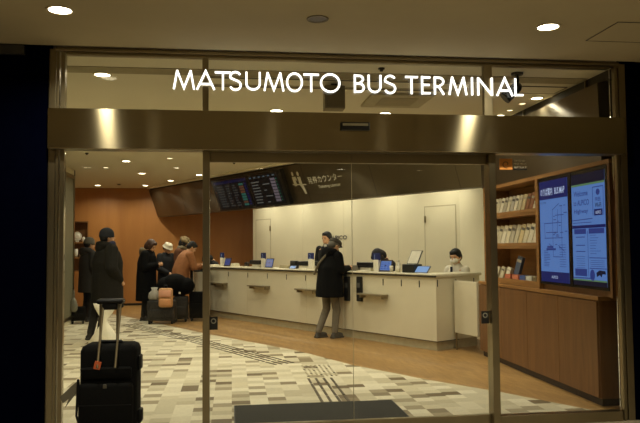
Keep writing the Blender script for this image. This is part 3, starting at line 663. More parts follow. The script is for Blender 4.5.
def glyph(ch, W):      # unit height, width W, all inset by half stroke h
    h = .065; a, b, m = h, W-h, W/2
    if ch == 'M': return [([(h*.8, 0), (W*.2, 1), ], 0), ([(W*.2-.01, 1), (m, .06), (W*.8+.01, 1)], 0), ([(W*.8, 1), (W-h*.8, 0)], 0)]
    if ch == 'A': return [([(h*.8, 0), (m, 1-.02), (W-h*.8, 0)], 0), ([(W*.22, .30), (W*.78, .30)], 0)]
    if ch == 'T': return [([(0, 1-h), (W, 1-h)], 0), ([(m, 0), (m, 1-h)], 0)]
    if ch == 'U': return [([(a, 1), (a, .38)]+arc(m, .38, m-h, .38-h, 180, 360)[1:-1]+[(b, .38), (b, 1)], 0)]
    if ch == 'O': return [(arc(m, .5, m-h*.9, .5-h*.4, 0, 360, 32)[:-1], 1)]
    if ch == 'S': return [(arc(m, .735, m-h*1.1, .27-h*.5, 25, 200, 14)+arc(m, .275, m-h, .28-h*.5, 75, -160, 18)[0:], 0)]
    if ch == 'B': return [([(a, 0), (a, 1)], 0), ([(a, 1-h), (m, 1-h)]+arc(m, .755, b-m-.04, .245-h, 90, -90, 10)[1:-1]+[(m, .51), (a, .51)], 0), ([(m, .51)]+arc(m, .285, b-m, .285-h, 75, -90, 12)+[(a, h)], 0)]
    if ch == 'E': return [([(W, 1-h), (a, 1-h)], 0), ([(a, 0), (a, 1)], 0), ([(a, .52), (W*.92, .52)], 0), ([(a, h), (W, h)], 0)]
    if ch == 'R': return [([(a, 0), (a, 1)], 0), ([(a, 1-h), (m, 1-h)]+arc(m, .72, b-m, .28-h, 90, -90, 12)[1:-1]+[(m, .44), (a, .44)], 0), ([(m*.95, .44), (W-h*.6, 0)], 0)]
    if ch == 'I': return [([(m, 0), (m, 1)], 0)]
    if ch == 'N': return [([(a, 0), (a, 1)], 0), ([(a, .97), (b, .03)], 0), ([(b, 0), (b, 1)], 0)]
    if ch == 'L': return [([(a, 1), (a, 0)], 0), ([(a, h), (W, h)], 0)]
yaw_px = lambda px, y=5.57: y*math.tan(math.atan((px-320)/688.7)+yaw)
SGB = empty('entrance_sign', (1.0, 5.612, 2.786), 0, 'illuminated white letters reading MATSUMOTO BUS TERMINAL above the entrance', 'sign')
LX = [('M', -0.466, -0.290), ('A', -0.283, -0.128), ('T', -0.133, -0.003), ('S', -0.020, 0.085), ('U', 0.111, 0.239), ('M', 0.259, 0.430), ('O', 0.443, 0.583), ('T', 0.587, 0.715), ('O', 0.723, 0.895), ('B', 1.005, 1.100), ('U', 1.122, 1.242), ('S', 1.260, 1.366), ('T', 1.443, 1.552), ('E', 1.578, 1.659), ('R', 1.688, 1.782), ('M', 1.816, 1.981), ('I', 2.009, 2.037), ('N', 2.067, 2.208), ('A', 2.235, 2.389), ('L', 2.397, 2.476)]
HL = .155
for ch, x0, x1 in LX:
    x0 *= 1.008; x1 *= 1.008
    M = Matrix.Translation((x0-1.0, 0, 0)) @ Matrix(((HL, 0, 0, 0), (0, 0, -1, 0), (0, HL, 0, 0), (0, 0, 0, 1)))
    W_ = (x1-x0)/HL; px_, pz_ = {'O': (.07, .5), 'T': (W_/2, .5), 'S': (W_/2, .05), 'I': (W_/2, .5), 'U': (.065, .7), 'B': (.065, .5), 'E': (.065, .5), 'R': (.065, .6), 'N': (.065, .5), 'L': (.065, .5)}.get(ch, (.09, .1))
    ml = strokes(glyph(ch, W_), .102, .012, M); xx = x0-1.0+px_*HL; zz = pz_*HL
    ml.box(xx-.002, -.008, zz-.002, xx+.002, .022, zz+.002); ml.build('letter', LETTER, SGB)

# ------------------------------------------------------------------ ceiling fixtures
def area(loc, size, power, col=(1, .93, .72), spread=150):
    l = bpy.data.lights.new('lamp', 'AREA'); l.shape = 'DISK'; l.size = size; l.energy = power; l.color = col; l.spread = math.radians(spread)
    o = bpy.data.objects.new('lamp_light', l); COL.objects.link(o); o.location = loc; return o
RING = mat('lamp_ring', (190, 176, 140), .5)
def downlight(x, y, z, power, label, grp, r=.075, on=True, spread=150, dark=False):
    e = empty('downlight', (x, y, z), 0, label, 'ceiling light', grp)
    n = 24; q = MB()
    pr = [(r, -.001), (r+.018, -.001), (r+.016, -.008), (r, -.006)]
    b = bmesh.new(); R = [[b.verts.new((rr*math.cos(2*PI*k/n), rr*math.sin(2*PI*k/n), zz)) for k in range(n)] for rr, zz in pr]
    for i in range(4):
        for k in range(n): b.faces.new((R[i][k], R[i][(k+1) % n], R[(i+1) % 4][(k+1) % n], R[(i+1) % 4][k]))
    q.merge(b); q.build('trim_ring', RING if not dark else mat('grey_ring', (120, 108, 80), .5), e)
    MB().cyl((0, 0, -.004), (0, 0, -.001), r, n=24).build('lamp', (LAMP2 if r < .055 else LAMP) if on else mat('unlit_lens', (88, 74, 48), .4), e)
    if on and power: area((x, y, z-.02), r*1.6, power, spread=spread)
    return e
PW = 12.5
ol = ['outer ceiling downlight above the left end of the entrance', 'unlit outer downlight at the centre above the entrance', 'outer ceiling downlight above the right end of the entrance']
for i, x in enumerate((-1.135, .60, 2.30)): downlight(x, 4.71, 3.1, 0 if i == 1 else 27, ol[i], 'outer ceiling downlights', .075 if i != 1 else .06, i != 1, 150, i == 1)
for i, (x, y) in enumerate([(x, y) for y in (1.0, -2.6) for x in (-2.8, -1.1, .58, 2.23, 3.9)]): downlight(x, y, 3.1, 30, 'unseen outer ceiling downlight far from the doors, rearmost row added for light', 'rear outer downlights')  # rearmost row is added out of view to brighten outer ceiling and header
inn = [(-1.19, 6.53, 'seen above the left transom'), (-.89, 8.2, None), (.53, 8.07, None), (1.85, 8.13, None),
       (-1.93, 13.01, None), (-2.48, 14.06, 'd'), (-1.91, 15.12, None), (-3.37, 18.0, None), (-2.19, 18.02, None), (-1.1, 12.54, 'd'), (-1.09, 14.03, 'd'), (-1.44, 16.69, None), (-.71, 15.36, None)]
il = ['large inner downlight seen through the left transom pane', 'inner downlight seen just above the header left of the first mullion', 'inner downlight seen just above the header under the U and M letters', 'inner downlight seen just above the header under the word BUS',
      'nearest bright inner downlight over the left queue area', 'small dim downlight left of the queue downlights', 'middle bright downlight over the group with luggage', 'leftmost bright downlight by the amber wall', 'bright downlight by the amber wall and bulkhead end', 'nearest dim downlight beside the left door mullion', 'dim downlight between the two rows near the bulkhead', 'bright downlight in front of the bulkhead left end', 'bright downlight touching the left door mullion']
for i, (x, y, k) in enumerate(inn): downlight(x, y, CH, PW*(.35 if k == 'd' else 1), il[i], 'inner ceiling downlights', .07 if k != 'd' else .05, True, 150)
rl = ['brightest of the four small downlights near the right bulkhead', 'second small downlight near the right bulkhead', 'third small downlight near the right bulkhead', 'last of the four small downlights, close to the header']
for i, (x, y) in enumerate(((3.33, 7.13), (3.29, 7.42), (3.30, 7.80), (3.31, 8.14))): downlight(x, y, CH, (9, 2, 2, 8)[i], rl[i], 'small downlights by the shelves', (.06, .035, .035, .055)[i], True, 140)
# hall lamps added unseen to light the room, plus lamps over the clerks
hid = [(-2.6, 10.6), (-.7, 10.4), (1.0, 10.1), (.2, 12.0), (2.3, 9.3), (1.0, 11.9), (-2.9, 8.0)]
for x, y in hid: downlight(x, y, CH, PW, 'added hall ceiling downlight above the tiled floor, unseen behind the header', 'added hall downlights behind the header')
for s in (-.1, 1.4, 2.9, 4.4, 5.9, 7.2):
    p = cp(s, 1.25, CH); downlight(p.x, p.y, CH, 15.5, 'ceiling downlight over the clerks behind the bulkhead', 'downlights over the clerks')
# track slot, linear strip and vents seen through the transom
struct(MB().box(-1.6, 6.24, CH-.006, 3.44, 6.46, CH+.0).build('trim_40', mat('taupe_slot', (150, 138, 106), .8)))
SV = mat('slot_dark', (70, 60, 40), .7)
for y, l in ((6.50, 'nearer dark linear slot vent in the inner ceiling'), (6.84, 'further dark linear slot vent in the inner ceiling')):
    e = empty('slot_vent', (1.0, y, CH), 0, l, 'air vent', 'linear ceiling vents'); MB().box(-1.25, -.03, -.012, 1.3, .03, -.001).build('frame', RING, e); MB().box(-1.22, -.018, -.014, 1.27, .018, -.012).build('slot', SV, e)
e = empty('ceiling_cassette', (1.8, 7.33, CH), 0, 'flat square ceiling air unit seen under the word BUS', 'air conditioner')
MB().box(-.34, -.32, -.03, .34, .32, -.001, None, .006).build('panel', mat('cassette_grey', (168, 156, 122), .6), e); MB().box(-.2, -.2, -.034, .2, .2, -.03).build('grille', mat('cassette_grille', (150, 138, 106), .7), e)
e = empty('ceiling_hatch', (3.1, 6.74, CH), 0, 'thin framed square access hatch near the right bulkhead', 'hatch')
MB().box(-.3, -.14, -.006, .3, .14, -.001).build('panel', CEIL, e); MB().box(-.31, -.15, -.008, .31, -.14, -.001).box(-.31, .14, -.008, .31, .15, -.001).box(-.31, -.14, -.008, -.3, .14, -.001).box(.3, -.14, -.008, .31, .14, -.001).build('frame', SV, e)
e = empty('hanging_speaker', (1.01, 6.7, CH), 0, 'taupe box speaker hanging from the ceiling behind the letters', 'speaker')
MB().box(-.1, -.08, -.26, .1, .08, -.03, None, .006).build('housing', mat('taupe_box', (120, 106, 74), .6), e); MB().box(-.03, -.03, -.03, .03, .03, -.001).build('mount', DTRIM, e); MB().box(-.085, -.084, -.245, .085, -.08, -.06).build('grille', mat('taupe_grille', (108, 94, 64), .8), e)
e = empty('ceiling_spotlight', (2.66, 6.1, CH), 0, 'black spotlight hanging from the ceiling behind the letter L', 'spotlight')
MB().cyl((0, 0, -.02), (0, 0, -.001), .055).build('flange', BLACK, e); MB().cyl((0, 0, -.13), (0, 0, -.02), .018).build('stem', BLACK, e)
MB().cyl((.0, .0, -.13), (-.12, .02, -.24), .05, .06).cyl((.02, 0, -.11), (0, 0, -.13), .03, .05).build('head', BLACK, e)
for x, y, l in ((1.35, 6.05, 'tiny sprinkler head seen above the word BUS'), (-2.42, 11.95, 'tiny sprinkler head on the ceiling at far left'), (-2.78, 17.6, 'small round detector near the amber wall'), (.05, 13.1, 'tiny sprinkler head above the departure board')):
    e = empty('ceiling_sprinkler', (x, y, CH), 0, l, 'sprinkler'); r = .07 if 'detector' in l else .03
    MB().cyl((0, 0, -.012), (0, 0, -.001), r).build('plate', DTRIM if r < .05 else RING, e); MB().cyl((0, 0, -.03), (0, 0, -.012), r*.5, r*.6).build('head', SV, e)
e = empty('ceiling_hatch', (2.75, 5.0, 3.1), 0, 'dark outlined square hatch in the outer ceiling at top right', 'hatch')
MB().box(0, 0, -.003, .5, .008, -.001).box(0, -.45, -.003, .008, 0, -.001).box(.492, -.45, -.003, .5, 0, -.001).box(.008, -.45, -.003, .492, -.442, -.001).build('frame', DTRIM, e); MB().box(.008, -.442, -.002, .492, 0, -.0005).build('panel', OCEIL, e)
struct(MB().box(-2.6, 5.53, 3.02, -1.6, 5.58, 3.09).build('trim_50', mat('dark_grey_trim', (48, 46, 40), .6)))

# ------------------------------------------------------------------ floor fittings
e = empty('entrance_mat', (.79, 6.22, 0), 0, 'charcoal rectangular mat lying on the tiles inside the doors', 'mat')
MB().box(-.76, -.5, .001, .75, .44, .012, None, .003).build('pile', MATM, e); MB().box(-.77, -.51, .001, -.76, .45, .009).box(.75, -.51, .001, .76, .45, .009).box(-.76, .44, .001, .75, .45, .009).box(-.76, -.51, .001, .75, -.5, .009).build('rubber_edge', BLACK, e)
TAC = mat('tactile_steel', (84, 72, 52), .5, .3)
TAL = mat('tactile_pale', (176, 164, 132), .5)
e = empty('tactile_paving', (1.0, 7.3, 0), 0, 'four dark dashed guide lines running from the mat across the tiles', 'tactile paving')
for x in (-.13, -.045, .045, .13):
    for k in range(4):
        y = -.62+k*.32; MB().box(x-.014, y, .001, x+.014, y+.28, .006, None, .002).build('guide_bar', TAC, e)
e = empty('tactile_paving', (1.05, 8.42, 0), 0, 'square of small raised studs where the guide lines meet', 'tactile paving')
for i in range(7):
    for j in range(9):
        MB().cyl(((i-3)*.055, (j-4)*.09, .001), ((i-3)*.055, (j-4)*.09, .006), .016, .012, 8).build('stud', TAC if (i+j*2) % 5 == 0 else TAL, e)
e = empty('tactile_paving', (.68, 8.97, 0), 0, 'long band of dark dashed guide lines curving away towards the luggage', 'tactile paving')
a = Vector((0, 0, 0)); pth = [Vector(v) for v in ((0, 0, 0), (-.55, 1.1, 0), (-1.15, 2.3, 0), (-1.85, 3.6, 0), (-2.62, 5.0, 0), (-2.75, 5.3, 0))]
tot = 0; segs = []
for i in range(len(pth)-1): segs.append((tot, pth[i], pth[i+1])); tot += (pth[i+1]-pth[i]).length
def at(d):
    for t0, p_, q_ in segs:
        l_ = (q_-p_).length
        if d <= t0+l_+1e-6: return p_+(q_-p_)*((d-t0)/l_), (q_-p_).normalized()
for k in range(19):
    p_, d_ = at(k*.31); M = frameM(p_, d_, Vector((-d_.y, d_.x, 0)))
    for j in (-.13, -.045, .045, .13): MB().box(0, j-.014, .001, .26, j+.014, .006, M, .002).build('guide_bar', TAC, e)

# ------------------------------------------------------------------ people
def smooth01(x): x = max(0, min(1, x)); return x*x*(3-2*x)
def V3(p): return Vector(p)
def make_person(loc, face, H, label, lean=0, nod=0, turn=0, armL=None, armR=None, legs=None, top=None, pants=None, shoes=None, hairm=None, hair='short', hat=None, hood=None, skirt=.80, puff=1.0, mask=False, collar=None, scarf=None, bagstrap=None, group=None, shirt=False, bulk=1.0, vox=.009):
    """face: world direction (dx, dy) the person looks along; local frame x right, y forward, 1.72 m tall"""
    k = H/1.72
    rz = math.atan2(face[1], face[0])-PI/2
    root = empty('person', loc, rz, label, 'person', group); root.scale = (k, k, k)
    pz = .92
    def body_bend(p):
        w = smooth01((p.z-.86)/.36); a = lean*w
        y, z = p.y, p.z-pz
        return Vector((p.x, y*math.cos(a)+z*math.sin(a), pz+z*math.cos(a)-y*math.sin(a))) if a else Vector(p)
    def head_bend(p):
        q = Vector(p); q.z -= 1.49
        c, s = math.cos(turn), math.sin(turn); q = Vector((q.x*c-q.y*s, q.x*s+q.y*c, q.z))
        c, s = math.cos(nod), math.sin(nod); q = Vector((q.x, q.y*c+q.z*s, q.z*c-q.y*s)); q.z += 1.49
        return body_bend(q)
    B = lambda p: p            # arms and legs are given in final posed space
    SHL, SHR = body_bend(V3((-.175, 0, 1.40))), body_bend(V3((.175, 0, 1.40)))
    aL = [V3(p) for p in (armL or ((-.25, -.02, 1.12), (-.26, .06, .88)))]; aR = [V3(p) for p in (armR or ((.25, -.02, 1.12), (.26, .06, .88)))]
    lg = legs or (((-.09, 0, .9), (-.1, .02, .49), (-.1, -.02, .09)), ((.09, 0, .9), (.1, .02, .49), (.1, -.02, .09)))
    lg = [[V3(p) for p in l] for l in lg]
    # body
    m = MB()
    t = MB(); t.loft([(0, 0, .84, .12, .085), (0, 0, .92, .165, .11), (0, 0, 1.05, .14, .10), (0, .0, 1.18, .15, .105), (0, .0, 1.32, .175, .115), (0, -.0, 1.40, .17, .095), (0, -.005, 1.45, .08, .06), (0, 0, 1.50, .055, .055)])
    for v in t.bm.verts: v.co = body_bend(v.co)
    m.merge(t.bm)
    t = MB(); t.cap((0, -.005, 1.44), (0, .01, 1.55), .056, .054); t.ell((0, 0, 1.615), (.077, .096, .108)); t.ell((0, .035, 1.555), (.058, .062, .058)); t.ell((0, .088, 1.525), (.022, .02, .018))
    t.cap((0, .092, 1.615), (0, .112, 1.582), .010, .017, 8); t.ell((-.08, -.005, 1.595), (.012, .02, .032)); t.ell((.08, -.005, 1.595), (.012, .02, .032)); t.ell((0, .094, 1.548), (.026, .012, .009)); t.ell((0, .08, 1.64), (.055, .02, .014))
    for v in t.bm.verts: v.co = head_bend(v.co)
    m.merge(t.bm)
    for S, (E_, W_), sx in ((SHL, aL, -1), (SHR, aR, 1)):
        m.cap(S, E_, .05, .04); m.cap(E_, W_, .04, .028)
        d = (W_-E_).normalized(); side = Vector((-sx, 0, 0)); side = (side-d*side.dot(d)).normalized() if abs(d.x) < .95 else Vector((0, 0, 1)); pn = d.cross(side).normalized()
        # palm, four curled fingers, thumb
        pc = W_+d*.05; m.cap(W_, pc+d*.035, .026, .036, flat=(1, 1))
        for i in range(4):
            b0 = pc+d*.035+pn*(-.03+.02*i); Lf_ = (.032, .038, .036, .028)[i]
            b1 = b0+d*Lf_*.95+side*.006; b2 = b1+(d*.55+side*.8).normalized()*Lf_*.7; b3 = b2+(d*.0+side*1).normalized()*Lf_*.5
            m.cap(b0, b1, .0095, .009, 8); m.cap(b1, b2, .009, .0085, 8); m.cap(b2, b3, .0085, .0075, 8)
        t0 = W_+d*.025-pn*.028; t1 = t0+(d*.6-pn*.5+side*.5).normalized()*.04; m.cap(t0, t1, .012, .0105, 8); m.cap(t1, t1+(d*.8+side*.5).normalized()*.03, .0105, .009, 8)
    for h_, kn, an in lg:
        m.cap(h_, kn, .075, .05); m.cap(kn, an, .052, .035); m.cap(an, an+Vector((0, .12, -.045)), .035, .028)
    m.build('body', SKIN, root, True, vox, 4)
    # head details
    for sx in (-1, 1):
        MB().ell((sx*.032, .089, 1.608), (.013, .008, .007)).build('eye', mat('eye_dark', (26, 18, 14), .3), root, True, deform=head_bend)
    # trousers
    if pants:
        m = MB()
        t = MB(); t.loft([(0, 0, .80, .13, .10), (0, 0, .90, .178*bulk, .125), (0, 0, 1.02, .155*bulk, .12)])
        for v in t.bm.verts: v.co = body_bend(v.co)
        m.merge(t.bm)
        for h_, kn, an in lg: m.cap(h_, kn, .092, .070); m.cap(kn, an+Vector((0, 0, .03)), .070, .058)
        m.build('trousers', pants, root, True, vox*1.1, 3)
    if shoes:
        for h_, kn, an in lg:
            q = MB(); q.ell(an+Vector((0, .05, -.04)), (.05, .135, .05)); q.cap(an+Vector((0, -.01, -.03)), an+Vector((0, 0, .03)), .05, .048); q.box(an.x-.048, an.y-.08, an.z-.09, an.x+.048, an.y+.18, an.z-.06, None, .01)
            q.build('shoe', shoes, root, True, .009, 2)
    # coat or jacket
    if top:
        m = MB(); t = MB(); e_ = .022*puff; bk = bulk
        rings = [(0, 0, skirt, .185*bk+e_, .135*bk+e_), (0, 0, skirt+.07, .182*bk+e_, .132*bk+e_)]
        if skirt < .85: rings.append((0, 0, .92, .172*bk+e_, .125*bk+e_))
        sb = 1+(bk-1)*.35; rings += [(0, 0, 1.06, .158*bk+e_, .12*bk+e_), (0, 0, 1.2, .162*bk+e_, .125*bk+e_), (0, 0, 1.31, .172*sb+e_*.8, .122*sb+e_), (0, 0, 1.37, .160*sb+e_*.7, .105*sb+e_), (0, -.003, 1.42, .125+e_*.6, .085+e_*.8), (0, -.005, 1.46, .08+e_*.6, .07+e_*.7), (0, 0, 1.495, .070, .07)]
        t.loft(rings, 24)
        for v in t.bm.verts: v.co = body_bend(v.co)
        m.merge(t.bm)
        for S, (E_, W_), sx in ((SHL, aL, -1), (SHR, aR, 1)):
            d = (W_-E_).normalized(); r_ = .056+.010*puff*bk
            m.cap(S, E_, r_+.008, r_-.004); m.cap(E_, W_-d*.015, r_-.004, .040+.008*puff)
        m.build('coat' if skirt < .95 else 'jacket', top, root, True, vox*1.1, 3)
    if shirt:
        MB().loft([(0, .0, 1.43, .085, .085), (0, .0, 1.50, .064, .066)]).build('shirt_collar', SIGNW, root, True, deform=body_bend)
        q = MB(); q.box(-.018, .118, 1.27, .018, .135, 1.45, None, .003).build('tie', mat('navy_tie', (26, 30, 48), .6), root, deform=body_bend)
    if hood:
        q = MB()
        for i in range(14):
            a0 = PI*(.02+.96*i/13)*1; 
            x0, y0 = -.135*math.cos(a0), -.03-.10*math.sin(a0)
            q.ell((x0, y0, 1.47+.015*math.sin(a0)), (.05, .055, .06), n=10)
        q.ell((0, -.12, 1.44), (.12, .07, .10)); q.build('hood', hood, root, True, .012, 3, body_bend)
    if scarf:
        q = MB()
        for i in range(16):
            a0 = 2*PI*i/16; q.ell((.082*math.cos(a0), .01+.082*math.sin(a0), 1.49+.012*math.sin(2*a0)), (.042, .042, .048), n=8)
        q.build('scarf', scarf, root, True, .012, 3, body_bend)
    # hair
    hm = hairm or HAIR
    q = MB()
    if hair == 'short':
        q.ell((0, -.014, 1.645), (.089, .102, .093)); q.ell((0, -.045, 1.60), (.084, .075, .085)); q.ell((0, .045, 1.685), (.066, .056, .036)); q.ell((-.078, .0, 1.62), (.014, .04, .04)); q.ell((.078, .0, 1.62), (.014, .04, .04))
    elif hair == 'long':
        q.ell((0, -.016, 1.645), (.096, .108, .098)); q.ell((0, -.045, 1.58), (.098, .085, .12)); q.ell((-.075, .03, 1.60), (.026, .045, .085)); q.ell((.075, .03, 1.60), (.026, .045, .085)); q.ell((0, .05, 1.69), (.075, .055, .036))
    q.build('hair', hm, root, True, .009, 2, head_bend)
    if mask:
        MB().ell((0, .062, 1.562), (.063, .068, .052)).build('face_mask', mat('mask_white', (232, 228, 214), .7), root, True, deform=head_bend)
        MB().box(-.082, -.005, 1.566, -.058, .07, 1.572).box(.058, -.005, 1.566, .082, .07, 1.572).build('mask_loop', SIGNW, root, deform=head_bend)
    if hat:
        kind, hmt = hat; q = MB()
        if kind == 'beanie':
            q.ell((0, -.012, 1.655), (.102, .118, .105), zr=(-.35, 1)); q.loft([(0, -.014, 1.60, .104, .118), (0, -.012, 1.625, .108, .122), (0, -.012, 1.655, .104, .12)]); q.build('hat', hmt, root, True, .011, 3, head_bend)
        elif kind == 'flatcap':
            q.ell((0, -.0, 1.672), (.108, .125, .062)); q.ell((0, -.02, 1.65), (.1, .112, .035)); q.ell((0, .105, 1.648), (.07, .06, .014)); q.build('hat', hmt, root, True, .009, 2, head_bend)
        elif kind == 'bucket':
            q.loft([(0, 0, 1.62, .13, .145), (0, 0, 1.66, .10, .115), (0, 0, 1.72, .088, .10), (0, 0, 1.735, .06, .07)]); q.build('hat', hmt, root, True, .01, 2, head_bend)
        elif kind == 'fur':
            for i in range(22):
                a0 = 2*PI*i/22; q.ell((.09*math.cos(a0), -.01+.105*math.sin(a0), 1.665+.014*math.sin(5*a0)), (.032, .032, .04), n=8)
            q.ell((0, -.01, 1.70), (.09, .10, .055)); q.build('hat', hmt, root, True, .01, 1, head_bend)
    if bagstrap:
        q = MB(); pts = [Vector((.10, .02, 1.47)), Vector((.05, -.17, 1.40)), Vector((-.06, -.215, 1.26)), Vector((-.2, -.19, 1.08))]
        for a_, b_ in zip(pts, pts[1:]): q.cap(a_, b_, .022, n=8, flat=(1, .6))
        q.build('shoulder_strap', bagstrap, root, True, .008, 2, body_bend)
    return root

COATK = mat('charcoal_parka', (30, 28, 23), .85, 0, .25, 25, .3, 40, spec=.2)
GREYK = mat('olive_grey_coat', (30, 27, 22), .85, 0, .25, 25)
TRG = mat('grey_trousers', (104, 96, 80), .85, 0, .15, 30)
TRB = mat('black_trousers', (12, 12, 12), .85)
SHB = mat('black_shoes', (22, 20, 18), .5)
SHG = mat('dark_grey_shoes', (52, 48, 40), .6)
# the man at the counter
make_person((1.62, 11.43, 0), (Nd.x, Nd.y), 1.66, 'man in flat cap, black coat and grey trousers standing at the counter', lean=.10, nod=.42,
            armL=((-.24, .08, 1.16), (-.12, .35, 1.19)), armR=((.24, .06, 1.16), (.12, .33, 1.19)),
            legs=(((-.09, 0, .9), (-.10, .01, .49), (-.11, -.16, .09)), ((.09, 0, .9), (.10, .07, .48), (.11, .02, .09))),
            top=mat('black_wool_coat', (11, 11, 10), .9, 0, .2, 30, spec=.15), pants=TRG, shoes=SHG, hat=('flatcap', mat('charcoal_cap', (62, 58, 50), .85)), skirt=.70, puff=2.0, hood=DARK, bagstrap=mat('grey_strap', (104, 96, 78), .7), bulk=1.3, hairm=mat('grey_hair', (88, 82, 70), .7))
# the tall traveller at the left
make_person((-2.06, 11.9, 0), (.86, .5), 1.82, 'tall traveller in dark hooded parka and blue-black beanie, seen from behind', nod=-.02, turn=-.05,
            armL=((-.29, .02, 1.13), (-.27, .12, .88)), armR=((.31, -.05, 1.12), (.22, .12, .93)), top=COATK, pants=TRB, shoes=SHB, hat=('beanie', mat('navy_beanie', (24, 28, 36), .9, 0, .2, 60)), hood=COATK, scarf=mat('navy_scarf', (24, 28, 62), .8), skirt=.50, puff=3.2, bulk=1.3,
            legs=(((-.09, -.06, .9), (-.11, -.13, .49), (-.13, -.21, .09)), ((.07, -.04, .9), (.03, -.06, .49), (.0, -.10, .09))))
make_person((-2.98, 15.0, 0), (.8, .6), 1.72, 'person in grey beanie and dark coat half hidden behind the tall traveller', nod=.15, top=GREYK, pants=TRB, shoes=SHB, hat=('beanie', mat('grey_beanie', (78, 74, 62), .9)), hood=GREYK, skirt=.6, puff=2, bulk=1.15)
# the group with luggage
make_person((-1.78, 14.9, 0), (.97, -.25), 1.70, 'person with brown hair and long black coat looking down at their hands', lean=.06, nod=.5, armL=((-.25, .06, 1.13), (-.07, .26, 1.18)), armR=((.25, .04, 1.12), (.08, .26, 1.17)), top=DARK, pants=TRB, shoes=SHB, hair='long', hairm=BHAIR, hood=mat('grey_fur_hood', (104, 92, 70), .95, 0, .3, 60), skirt=.42, puff=2.4, bulk=1.2)
make_person((-1.45, 15.68, 0), (.7, -.7), 1.63, 'person in white hat and dark coat standing between the black coat and the orange jacket', nod=.5, armL=((-.25, .06, 1.13), (-.14, .30, 1.10)), armR=((.24, .05, 1.12), (.16, .28, 1.02)), top=mat('dark_navy_coat', (13, 14, 18), .85), pants=TRB, shoes=SHB, hat=('bucket', mat('white_hat', (214, 206, 184), .8)), skirt=.6, puff=1.8)
make_person((-1.17, 15.98, 0), (.75, -.3), 1.76, 'person in pale fur hat and grey scarf standing behind the orange jacket', lean=.1, nod=.45, top=mat('rust_coat', (96, 58, 34), .85), pants=TRB, shoes=SHB, hair='long', hat=('fur', mat('pale_fur', (130, 112, 80), .95, 0, .3, 70)), scarf=mat('grey_scarf', (120, 110, 88), .8), skirt=.6, puff=1.8)
make_person((-1.10, 15.10, 0), (.9, .35), 1.70, 'person in orange padded jacket bending forward over the writing stand', lean=.34, nod=.35, armL=((-.22, .26, 1.10), (-.12, .46, 1.13)), armR=((.24, .24, 1.10), (.12, .42, 1.12)), top=mat('orange_padded_jacket', (150, 96, 54), .75, 0, .12, 20), pants=TRB, shoes=SHB, hairm=HAIR, skirt=.80, puff=2.6, bulk=1.08)
# clerks
SUIT = mat('black_suit', (16, 15, 14), .8); WSH = mat('white_shirt', (216, 210, 192), .7)
make_person(tuple(cp(3.86, 1.02)), (-Nd.x*.8, -Nd.y-.3), 1.80, 'clerk with black hair and dark suit standing behind the counter', nod=.08, turn=-.1, top=SUIT, pants=TRB, shoes=SHB, shirt=True, skirt=.78, puff=.5)
def office_chair(p, rz, label):
    e = empty('office_stool', (p[0], p[1], 0), rz, label, 'stool', 'stools behind the counter')
    MB().loft([(0, 0, .43, .2, .2), (0, 0, .445, .215, .215), (0, 0, .47, .2, .2)]).build('seat', BLACK, e, True); MB().cyl((0, 0, .05), (0, 0, .43), .025).build('post', FRAME, e)
    for k in range(5): a = 2*PI*k/5; MB().box(0, -.02, .0, .27, .02, .04, Matrix.Rotation(a, 4, 'Z'), .005).build('foot', BLACK, e)
SITL = (((-.09, .0, .54), (-.12, .42, .52), (-.12, .40, .09)), ((.09, .0, .54), (.12, .42, .52), (.12, .40, .09)))
def seated(s, t, dx, H, label, drop=.38, chair='', **k):
    # seated: whole upper body lowered, legs bent forward
    p = cp(s, t); legs = tuple(tuple((x, y, z+drop) for x, y, z in l) for l in SITL)
    r = make_person((p.x, p.y, -drop*H/1.72), dx, H, label, legs=legs, **k)
    return r
seated(.66, 1.2, (-.85, -.45), 1.80, 'clerk in white shirt and white face mask seated at the counter end', nod=.25, turn=.25, armL=((-.24, .08, 1.12), (-.1, .30, 1.12)), armR=((.24, .08, 1.12), (.1, .30, 1.12)), top=WSH, pants=TRB, shoes=SHB, mask=True, shirt=True, skirt=.9, puff=.6, drop=.33)
seated(2.02, .98, (-Nd.x, -Nd.y), 1.80, 'clerk with long black hair bent down behind the rightmost navy sign', nod=.9, lean=.25, armL=((-.24, .20, 1.10), (-.1, .38, 1.10)), armR=((.24, .20, 1.10), (.1, .38, 1.10)), top=SUIT, pants=TRB, shoes=SHB, hair='long', skirt=.9, puff=.6, drop=.24)
seated(8.05, .9, (-Nd.x, -Nd.y), 1.70, 'clerk with black hair bent down behind the leftmost navy sign', nod=.9, lean=.35, armL=((-.24, .24, 1.10), (-.1, .42, 1.10)), armR=((.24, .24, 1.10), (.1, .42, 1.10)), top=SUIT, pants=TRB, shoes=SHB, hair='long', skirt=.9, puff=.6, drop=.24)
for (s, t), l in (((.64, 1.2), 'black stool under the clerk in the face mask'), ((2.02, .98), 'black stool under the clerk behind the rightmost sign'), ((8.05, .9), 'black stool under the clerk behind the leftmost sign')): office_chair(cp(s, t), 0, l)

